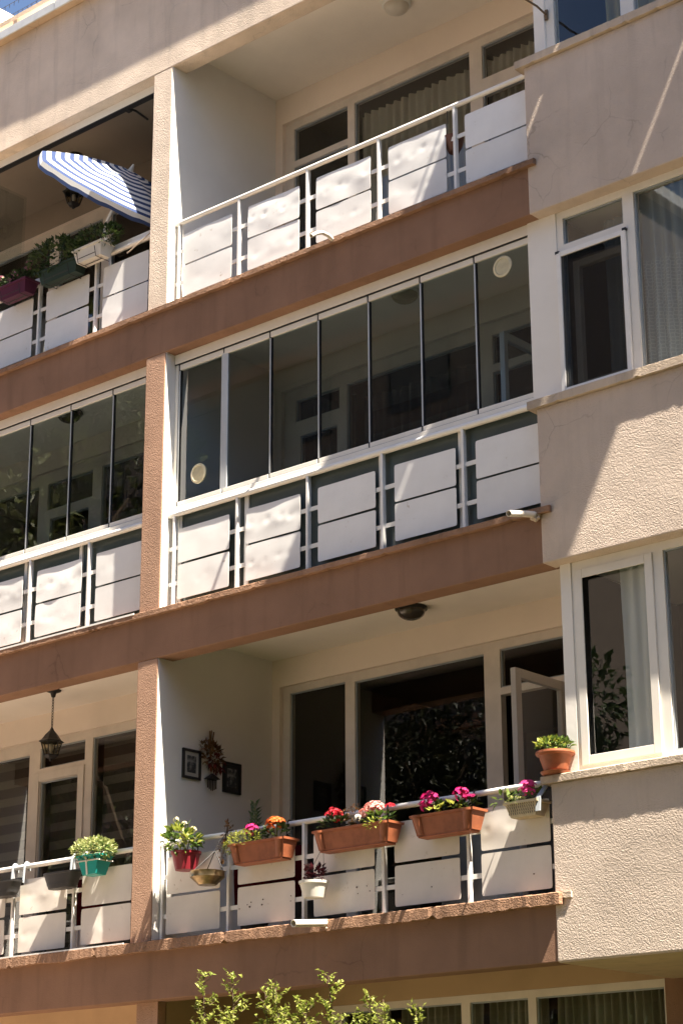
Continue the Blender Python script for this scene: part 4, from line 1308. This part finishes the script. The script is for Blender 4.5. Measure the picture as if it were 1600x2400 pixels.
fl(wbx, 'stem', stems((0.0, 0, 0.11), [(-0.2, -0.05, 0.22), (0.1, -0.05, 0.28), (0.3, -0.02, 0.2), (0.0, 0, 0.3)]), M['bark'])
gbx = plain_box(-1.20, 0.56, 7.165, 7.300, -0.09, 0.075, M['dkgreen'], 'dark green window box with a spreading dark plant')
fl(gbx, 'foliage', foliage((-0.10, -0.02, 0.27), (0.36, 0.18, 0.17), 800, 0.05, 0.032, 103), M['leaf_dark'])
fl(gbx, 'foliage', foliage((0.26, -0.02, 0.20), (0.16, 0.12, 0.10), 180, 0.045, 0.03, 104), M['leaf_dark'])
pbx = plain_box(-1.85, 0.44, 7.165, 7.300, -0.115, 0.065, M['purple'], 'purple window box with small pink flowers at the left edge')
fl(pbx, 'foliage', foliage((-0.02, -0.03, 0.19), (0.24, 0.10, 0.08), 240, 0.04, 0.028, 105), M['leaf_dark'])
for i, (x, z) in enumerate(((0.0, 0.25), (0.20, 0.24), (-0.2, 0.26), (0.22, 0.30), (-0.06, 0.20))):
    fl(pbx, 'flower', bloom((x, -0.07, z), (0.03, 0.03, 0.025), 14, 0.015, 110 + i), M['palepink'])
fl(pbx, 'flower', bloom((-0.16, -0.08, 0.23), (0.02, 0.02, 0.02), 8, 0.014, 120), M['creamfl'])
cb = empty('hanging_pot', (3.45, 0.175, 6.93))
tag(cb, 'small brown half pot clipped behind the top balcony railing', 'hanging pot')
auto_smooth(MB().lathe((0, 0, 0), [(0.001, 0.0), (0.045, 0.0), (0.075, 0.06), (0.088, 0.135), (0.078, 0.135), (0.06, 0.03), (0.001, 0.03)], 20).build('pot', paint('brown_pot', (0.13, 0.055, 0.035), rough=0.5), cb), 40)
MB().tube([(0, -0.08, 0.12), (0, -0.075, 0.40), (0, -0.05, 0.395)], 0.004, 5).build('hook', M['iron'], cb)
# rope from the parasol to the rail
tag(MB().tube([(-0.30, 0.0, 7.16), (-0.15, 0.02, 7.235), (-0.004, 0.03, 7.30)], 0.006, 5).build('cord', M['sillstone']), 'slack cord tied along the top left railing near the pillar', 'cord')

# ------------------------------------------------------------------ drain pipes
def drain(pts, r, label, mortar=None):
    E_ = empty('drain_pipe', pts[0])
    tag(E_, label, 'drain pipe', 'white balcony drain pipes')
    mb = MB().tube(pts, r, 16, cap=False)
    # inner bore
    mb.tube([pts[-1], Vector(pts[-1]).lerp(Vector(pts[-2]), 0.6)], r * 0.86, 16, cap=False)
    mb.tube([Vector(pts[-1]), Vector(pts[-1]) + (Vector(pts[-1]) - Vector(pts[-2])).normalized() * 0.0006], [r, r * 0.86], 16, cap=False)
    rel(auto_smooth(mb.build('pipe', M['pipe']), 40), E_)
    if mortar:
        rnd = random.Random(3)
        b = MB()
        for i in range(10):
            c = Vector(pts[0]) + Vector((rnd.uniform(-.05, .05), rnd.uniform(-.02, .01), rnd.uniform(-.045, .01)))
            s = rnd.uniform(0.012, 0.024)
            b.lathe(c, [(0.001, -s), (s * 0.8, -s * .5), (s, 0), (s * .7, s * .6), (0.001, s)], 7)
        rel(b.build('mortar', M['sillstone']), E_)
drain([(2.218, -0.03, 0.722), (2.218, -0.22, 0.702), (2.218, -0.416, 0.682)], 0.028, 'straight white drain pipe from the lowest balcony ledge', True)
drain([(4.275, -0.02, 3.535), (4.285, -0.2, 3.495), (4.290, -0.375, 3.452)], 0.024, 'white drain pipe beside the bay corner on the middle ledge', True)
drain([(2.30, -0.03, 6.43), (2.30, -0.10, 6.452), (2.30, -0.174, 6.450), (2.30, -0.24, 6.418), (2.30, -0.31, 6.368)], 0.018, 'curved white hose drooping from the top balcony ledge')

# clothes-line bracket beside the top bay window
br = MB().tube([(4.475, 0.105, 7.775), (4.47, -0.02, 7.80), (4.462, -0.15, 7.80), (4.45, -0.60, 7.86)], 0.009, 7)
br.box(4.462, 4.488, 0.098, 0.112, 7.73, 7.82)
tag(br.build('line_bracket', paint('rusty_steel', (0.16, 0.11, 0.07), rough=0.8, var=0.2, scale=30)), 'rusty steel arm fixed beside the top bay window', 'bracket')

# ------------------------------------------------------------------ wall decoration on the lowest balcony
def picture(y0, y1, z0, z1, label, mat_border):
    E_ = empty('framed_picture', (XW + 0.003, (y0 + y1) / 2, z0))
    tag(E_, label, 'picture', 'small framed pictures on the balcony wall')
    hy = (y1 - y0) / 2; h = z1 - z0; w = 0.022
    mb = MB()
    mb.box(0, 0.02, -hy, -hy + w, 0, h).box(0, 0.02, hy - w, hy, 0, h).box(0.0005, 0.0195, -hy + w, hy - w, 0, w).box(0.0005, 0.0195, -hy + w, hy - w, h - w, h)
    mb.build('frame', M['iron'], E_)
    MB().box(0.001, 0.008, -hy + w, hy - w, w, h - w).build('mount', mat_border, E_)
    m, nt, b = new_mat('picture_print')
    tc = N(nt, 'ShaderNodeTexCoord')
    n1 = N(nt, 'ShaderNodeTexNoise', Scale=22.0, Detail=4.0)
    nt.links.new(tc.outputs['Object'], n1.inputs['Vector'])
    nt.links.new(mixcol(nt, ramp(nt, n1.outputs[0], 0.45, 0.62), (0.03, 0.035, 0.04), (0.30, 0.30, 0.28)), b.inputs['Base Color'])
    MB().box(0.0085, 0.011, -hy + 0.055, hy - 0.055, 0.055, h - 0.055).build('print', m, E_)
picture(0.312, 0.530, 2.155, 2.413, 'framed picture with a pale mount, nearer the pillar', paint('pale_mount', (0.45, 0.43, 0.38), rough=0.8))
picture(0.807, 1.030, 2.100, 2.372, 'framed dark picture hanging deeper on the balcony wall', paint('dark_mount', (0.03, 0.03, 0.03), rough=0.6))
dr = empty('dried_bundle', (XW + 0.03, 0.63, 2.24))
tag(dr, 'bundle of dried flowers hung on the wall between the two pictures', 'dried flowers')
fl(dr, 'stalks', stems((0, 0, 0.1), [(0.02, -0.03, 0.36), (0.01, 0.0, 0.37), (0.01, 0.03, 0.36), (0.02, 0.015, 0.34)], 0.006), M['leaf_dry'])
fl(dr, 'foliage', foliage((0.03, 0.0, 0.14), (0.03, 0.10, 0.10), 130, 0.06, 0.028, 131), M['leaf_dry'])
fl(dr, 'foliage', foliage((0.03, -0.06, 0.22), (0.02, 0.08, 0.03), 40, 0.045, 0.02, 132), M['leaf_dry'])
fl(dr, 'pods', foliage((0.03, 0.05, 0.09), (0.03, 0.08, 0.06), 50, 0.06, 0.028, 133, -0.6), leafmat('dried_pepper', (0.10, 0.008, 0.008), (0.16, 0.02, 0.015), 0.1))
ch = empty('wind_chime', (XW + 0.05, 0.635, 2.055))
tag(ch, 'small dark house-shaped wind chime below the dried flowers', 'wind chime')
mb = MB().frus(0, 0, 0.125, 0.175, 0.045, 0.06, 0.004, 0.004)
mb.build('roof', M['iron'], ch)
for k in range(6):
    y = -0.05 + k * 0.02
    MB().tube([(0.0, y, 0.125), (0.0, y, 0.02 + 0.02 * abs(2.5 - k) / 2)], 0.006, 6).build('chime_tube', M['bronze'], ch)

# ------------------------------------------------------------------ curtains, blinds, cloths
def curtain(x0, x1, z0, z1, y, mat, label, pleats, amp=0.035, seed=0, cat='curtain', gap=0.0):
    rnd = random.Random(seed)
    n = pleats * 8
    V = []; F = []
    ph = rnd.uniform(0, 6)
    ks = [rnd.uniform(0.6, 1.4) for _ in range(pleats + 2)]
    rows = 4
    for j in range(rows + 1):
        z = z0 + (z1 - z0) * j / rows
        for i in range(n + 1):
            t = i / n
            a = t * pleats
            k = ks[int(a)]
            V.append((x0 + (x1 - x0) * t + 0.006 * math.sin(a * 5 + j), y + amp * k * math.sin(2 * math.pi * a + ph + 0.4 * math.sin(j + a)), z))
    for j in range(rows):
        for i in range(n):
            q = j * (n + 1) + i
            F.append((q, q + 1, q + n + 2, q + n + 1))
    o = MB().add(V, F).build('curtain', mat, smooth=True)
    tag(o, label, cat)
    return o
curtain(1.25, 2.65, 6.5, 8.70, 1.585, M['cur_olive'], 'beige pleated curtain in the wide top balcony window', 15, amp=0.024, seed=1)
curtain(2.80, 3.44, 6.5, 8.70, 1.585, M['cur_olive'], 'beige pleated curtain in the narrow top right balcony window', 8, amp=0.024, seed=2)
curtain(4.86, 5.9, 7.42, 8.8, 0.36, M['cur_gold'], 'mustard curtain behind the top bay window', 11, seed=3)
curtain(4.72, 5.12, 4.48, 5.95, 0.40, M['cur_grey'], 'grey sheer curtain behind the fly screen window', 5, amp=0.018, seed=4)
curtain(5.17, 6.5, 4.45, 5.97, 0.235, M['cur_grey'], 'grey-blue lace curtain in the wide middle bay window', 14, amp=0.016, seed=5)
curtain(4.84, 5.22, 1.6, 3.1, 0.225, M['cur_white'], 'white sheer curtain in the lowest bay window', 4, amp=0.012, seed=6)
curtain(5.40, 6.4, 1.6, 3.1, 0.34, M['cur_dark'], 'dark curtain in the right pane of the lowest bay window', 7, seed=7)
curtain(1.14, 2.66, 3.70, 5.80, 1.70, M['cur_dark'], 'dark curtain behind the long glass screen', 14, seed=8)
curtain(0.50, 1.03, 3.70, 5.90, 1.72, M['cur_dark'], 'dark curtain behind the glazed balcony door', 5, seed=9)
curtain(-2.19, -0.6, 3.70, 5.80, 1.70, M['cur_dark'], 'dark curtain behind the left glass screen', 12, seed=10)
curtain(1.5, 2.33, -1.1, 0.24, 1.72, M['cur_olive'], 'pleated curtain in the ground floor window above the shrub', 12, seed=11)
curtain(2.42, 2.98, -1.1, 0.24, 1.72, M['cur_olive'], 'pleated curtain in the narrow ground floor pane', 8, seed=12)
curtain(3.07, 4.22, -1.1, 0.24, 1.72, M['cur_olive'], 'pleated curtain in the rightmost ground floor pane', 16, seed=13)
def zebra(x0, x1, z0, z1, y, label):
    E_ = empty('zebra_blind', ((x0 + x1) / 2, y, z1))
    tag(E_, label, 'blind', 'banded blinds of the lowest left flat')
    z = z1; i = 0
    while z > z0:
        h = 0.10 if i % 2 else 0.085
        rel(MB().box(x0, x1, y, y + 0.003, z - h, z).build('band', M['blind_dark'] if i % 2 else M['blind_light']), E_)
        z -= h; i += 1
zebra(-2.19, -0.6, 0.8, 3.05, 1.63, 'banded blind in the wide lowest left window')
zebra(-2.96, -2.32, 0.8, 3.05, 1.63, 'banded blind in the lowest left balcony door')
zebra(-4.4, -3.15, 0.8, 3.02, 1.63, 'banded blind in the window at the left edge')
def cloth(x0, x1, z0, z1, y, mat, label, seed):
    n, m_ = 16, 8
    V = []; F = []
    for j in range(m_ + 1):
        for i in range(n + 1):
            x = x0 + (x1 - x0) * i / n; z = z0 + (z1 - z0) * j / m_
            V.append((x, y + 0.02 * noise.noise(Vector((x * 5, z * 2, seed))) * 2, z))
    for j in range(m_):
        for i in range(n):
            q = j * (n + 1) + i
            F.append((q, q + 1, q + n + 2, q + n + 1))
    tag(MB().add(V, F).build('cloth', mat, smooth=True), label, 'cloth')
cloth(0.92, 1.72, 0.98, 1.42, 0.30, M['cloth_red'], 'dark red cloth hung behind the lowest right railing', 1)
cloth(-0.98, -0.62, 0.98, 1.40, 0.26, M['cloth_red'], 'dark red cloth hung behind the lowest left railing', 2)
cloth(3.08, 3.80, 0.70, 1.40, 0.28, M['cloth_blue'], 'grey-blue cloth hung behind the right end of the lowest railing', 3)

# ------------------------------------------------------------------ shrub in front of the building
def shrub():
    base = Vector((3.5, -1.85, GROUND))
    E_ = empty('privet_shrub', base)
    tag(E_, 'tall sunlit yellow-green shrub in front of the ground floor', 'shrub')
    tips = [(2.67, -1.8, 0.16), (2.94, -1.8, 0.13), (3.33, -1.8, 0.045), (3.19, -1.75, 0.015), (3.57, -1.8, -0.07), (3.79, -1.8, 0.08), (4.14, -1.8, -0.075),
            (4.29, -1.85, -0.15), (4.51, -1.8, -0.18), (3.02, -1.9, -0.12), (3.45, -1.9, -0.14), (3.70, -1.9, -0.10), (3.92, -1.7, -0.2), (2.78, -1.9, -0.25), (4.05, -1.9, -0.28),
            (3.25, -1.6, -0.2), (2.5, -1.8, -0.35), (4.7, -1.8, -0.4), (3.62, -2.0, -0.25), (3.12, -2.05, -0.3), (4.4, -2.0, -0.38)]
    rnd = random.Random(77)
    st = MB(); lv = MB()
    for t in tips:
        t = Vector(t) - base
        root = Vector((t.x * 0.25, t.y * 0.3 + rnd.uniform(-.1, .1), 0))
        mid = root.lerp(t, 0.55) + Vector((t.x * 0.18, rnd.uniform(-.1, .1), 0))
        low = t - Vector((rnd.uniform(-.10, .10) + (t.x * 0.05), rnd.uniform(-.05, .05), 0.75))
        pts = [root, mid, low, t.lerp(low, 0.5) + Vector((rnd.uniform(-.03, .03), 0, 0)), t]
        st.tube(pts, [0.018, 0.012, 0.007, 0.005, 0.002], 6)
        # leafy side twigs along the top metre
        for k in range(46):
            f = k / 46
            p = t.lerp(low, f)
            lenq = 0.04 + 0.15 * f + rnd.uniform(0, 0.05)
            a = rnd.uniform(0, 2 * math.pi)
            d = Vector((math.cos(a), math.sin(a) * 0.8, rnd.uniform(0.4, 1.1))).normalized()
            e = p + d * lenq
            st.tube([p, e], 0.0018, 4, cap=False)
            for q in range(int(8 + 9 * f)):
                c = p.lerp(e, rnd.uniform(0.15, 1.05))
                dd = d * 0.4 + Vector((rnd.uniform(-1, 1), rnd.uniform(-1, 1), rnd.uniform(-.3, .9)))
                s = rnd.uniform(0.7, 1.25)
                leaf_quads(lv, c, dd, Vector((rnd.uniform(-.5, .5), rnd.uniform(-.5, .5), 1)), 0.033 * s, 0.019 * s)
    for i in range(9000):
        v = rvec(rnd); v = v.normalized() * (v.length ** 0.4)
        p = Vector((v.x * 1.15 + 0.05, v.y * 0.55, 1.45 + v.z * 1.15))
        s = rnd.uniform(0.8, 1.4)
        leaf_quads(lv, p, v + rvec(rnd) * 0.8 + Vector((0, 0, .3)), Vector((0, 0, 1)) + rvec(rnd) * 0.5, 0.034 * s, 0.019 * s)
    st.build('branches', M['bark'], E_)
    lv.build('crown', M['leaf_shrub'], E_)
shrub()

# ------------------------------------------------------------------ what the glass mirrors across the street, and added sky blockers
def tree(x, y, h, r, seed, label, nleaf=7000, group='trees across the street', zlo=0.28, ls=1.0, mat='leaf_tree'):
    rnd = random.Random(seed)
    E_ = empty('street_tree', (x, y, GROUND))
    tag(E_, label, 'tree', group)
    tr = MB()
    tr.tube([(0, 0, 0), (0.1, 0.05, h * 0.25), (0.0, 0.1, h * 0.5), (0.05, 0, h * 0.85)], [0.28, 0.22, 0.16, 0.04], 10)
    cl = []
    for i in range(38):
        v = rvec(rnd)
        t = rnd.random()
        z = h * (zlo + (0.97 - zlo) * t)
        rr_ = r * (1.0 - 0.55 * max(0, t - 0.45) / 0.55)
        c = Vector((v.x * rr_, v.y * rr_, z))
        cl.append((c, rnd.uniform(0.6, 1.0) * r * 0.42))
        tr.tube([(0, 0, max(h * 0.2, z - h * 0.22)), (c.x * 0.5, c.y * 0.5, z - h * 0.07), tuple(c)], [0.08, 0.05, 0.015], 6)
    tr.build('trunk', M['bark'], E_)
    lv = MB()
    for i in range(nleaf):
        c, q = rnd.choice(cl)
        v = rvec(rnd); v = v.normalized() * (v.length ** 0.5)
        s_ = rnd.uniform(0.8, 1.5) * ls
        leaf_quads(lv, c + v * q, v + rvec(rnd), Vector((0, 0, 1)) + rvec(rnd) * 0.6, 0.20 * s_, 0.12 * s_)
    lv.build('crown', M[mat], E_)
tree(-3.2, -10.4, 8.6, 2.0, 1, 'leafy tree nearest the viewer in the row across the street', 16000, mat='leaf_dark', ls=0.6)
tree(-7.0, -9.8, 9.2, 2.3, 2, 'leafy tree second in the row across the street', 16000, mat='leaf_shade', ls=0.6)
tree(-12.6, -9.4, 18.5, 2.6, 3, 'tall leafy tree third in the row, mirrored in the left panes', 12000)
tree(-9.6, -12.6, 9.4, 2.2, 13, 'low dark tree set back behind the row across the street', 16000, mat='leaf_shade', ls=0.6)
tree(-16.8, -9.8, 20.0, 2.8, 4, 'tall leafy tree at the far end of the row', 10000)
tree(11.0, -3.6, 10.5, 2.0, 7, 'added slim dense tree right of the bays, blocking sky light', 10000, 'added trees blocking sky light', 0.12)  # unseen trees added to keep sky light off the lower balconies
tree(14.2, -7.4, 12.0, 2.3, 8, 'added dense tree right of the viewer, blocking sky light', 11000, 'added trees blocking sky light', 0.12)
tree(16.8, -13.5, 12.5, 2.6, 9, 'added dense tree behind the viewer on the right, blocking sky light', 11000, 'added trees blocking sky light', 0.12)
tree(10.2, -16.5, 11.0, 2.4, 10, 'added dense tree straight behind the viewer, blocking sky light', 10000, 'added trees blocking sky light', 0.12)

def opposite(x0, x1, label):
    E_ = empty('opposite_house', ((x0 + x1) / 2, -22, GROUND))
    tag(E_, label, 'building', 'houses across the street')
    h = (x1 - x0) / 2
    MB().box(-h, h, -8, 0, 0, 24.5).build('wall', paint('dark_brick_render', (0.13, 0.105, 0.085), rough=0.9), E_)
    MB().box(-h - 0.3, h + 0.3, -8.3, 0.3, 24.5, 24.8).build('roof', M['galv'], E_)
    for fl_ in range(8):
        z = 0.9 + fl_ * 3.0
        MB().box(-h, h, 0.001, 0.25, z + 2.05, z + 2.35).build('band', M['brownflat'], E_)
        for i in range(int((2 * h - 1) / 3.6)):
            x = -h + 1.2 + i * 3.6
            f = frame_ring(x, x + 1.8, z, z + 1.7, 0.002, 0.06, 0.06).build('window', M['anthr'], E_)
            MB().box(x + 0.06, x + 1.74, 0.01, 0.02, z + 0.06, z + 1.64).build('pane', M['cur_dark'], f)
opposite(-42.0, -10.8, 'long dark brick apartment house across the street on the left')
opposite(3.5, 24.0, 'dark brick apartment house across the street behind the viewer')

def sky_blocker():  # unseen block added to darken what faces right
    E_ = empty('sky_blocking_block', (20, -16, GROUND))
    tag(E_, 'added plain dark block on the right, blocking sky light', 'building')
    MB().box(0, 12, -24, 22, 0, 10).build('wall', paint('dark_grey_render', (0.15, 0.13, 0.11), rough=0.9), E_)
    MB().box(-0.3, 12.3, -24.3, 22.3, 10, 10.3).build('roof', M['galv'], E_)
    for fl_ in range(3):
        z = 0.9 + fl_ * 3.1
        for i in range(11):
            y = -22.5 + i * 4.0
            mb = MB()
            mb.box(-0.06, -0.002, y, y + 0.06, z, z + 1.5).box(-0.06, -0.002, y + 1.54, y + 1.6, z, z + 1.5)
            mb.box(-0.0595, -0.0025, y + 0.06, y + 1.54, z, z + 0.06).box(-0.0595, -0.0025, y + 0.06, y + 1.54, z + 1.44, z + 1.5)
            f = mb.build('window', M['anthr'], E_)
            MB().box(-0.02, -0.01, y + 0.06, y + 1.54, z + 0.06, z + 1.44).build('pane', M['cur_dark'], f)
sky_blocker()
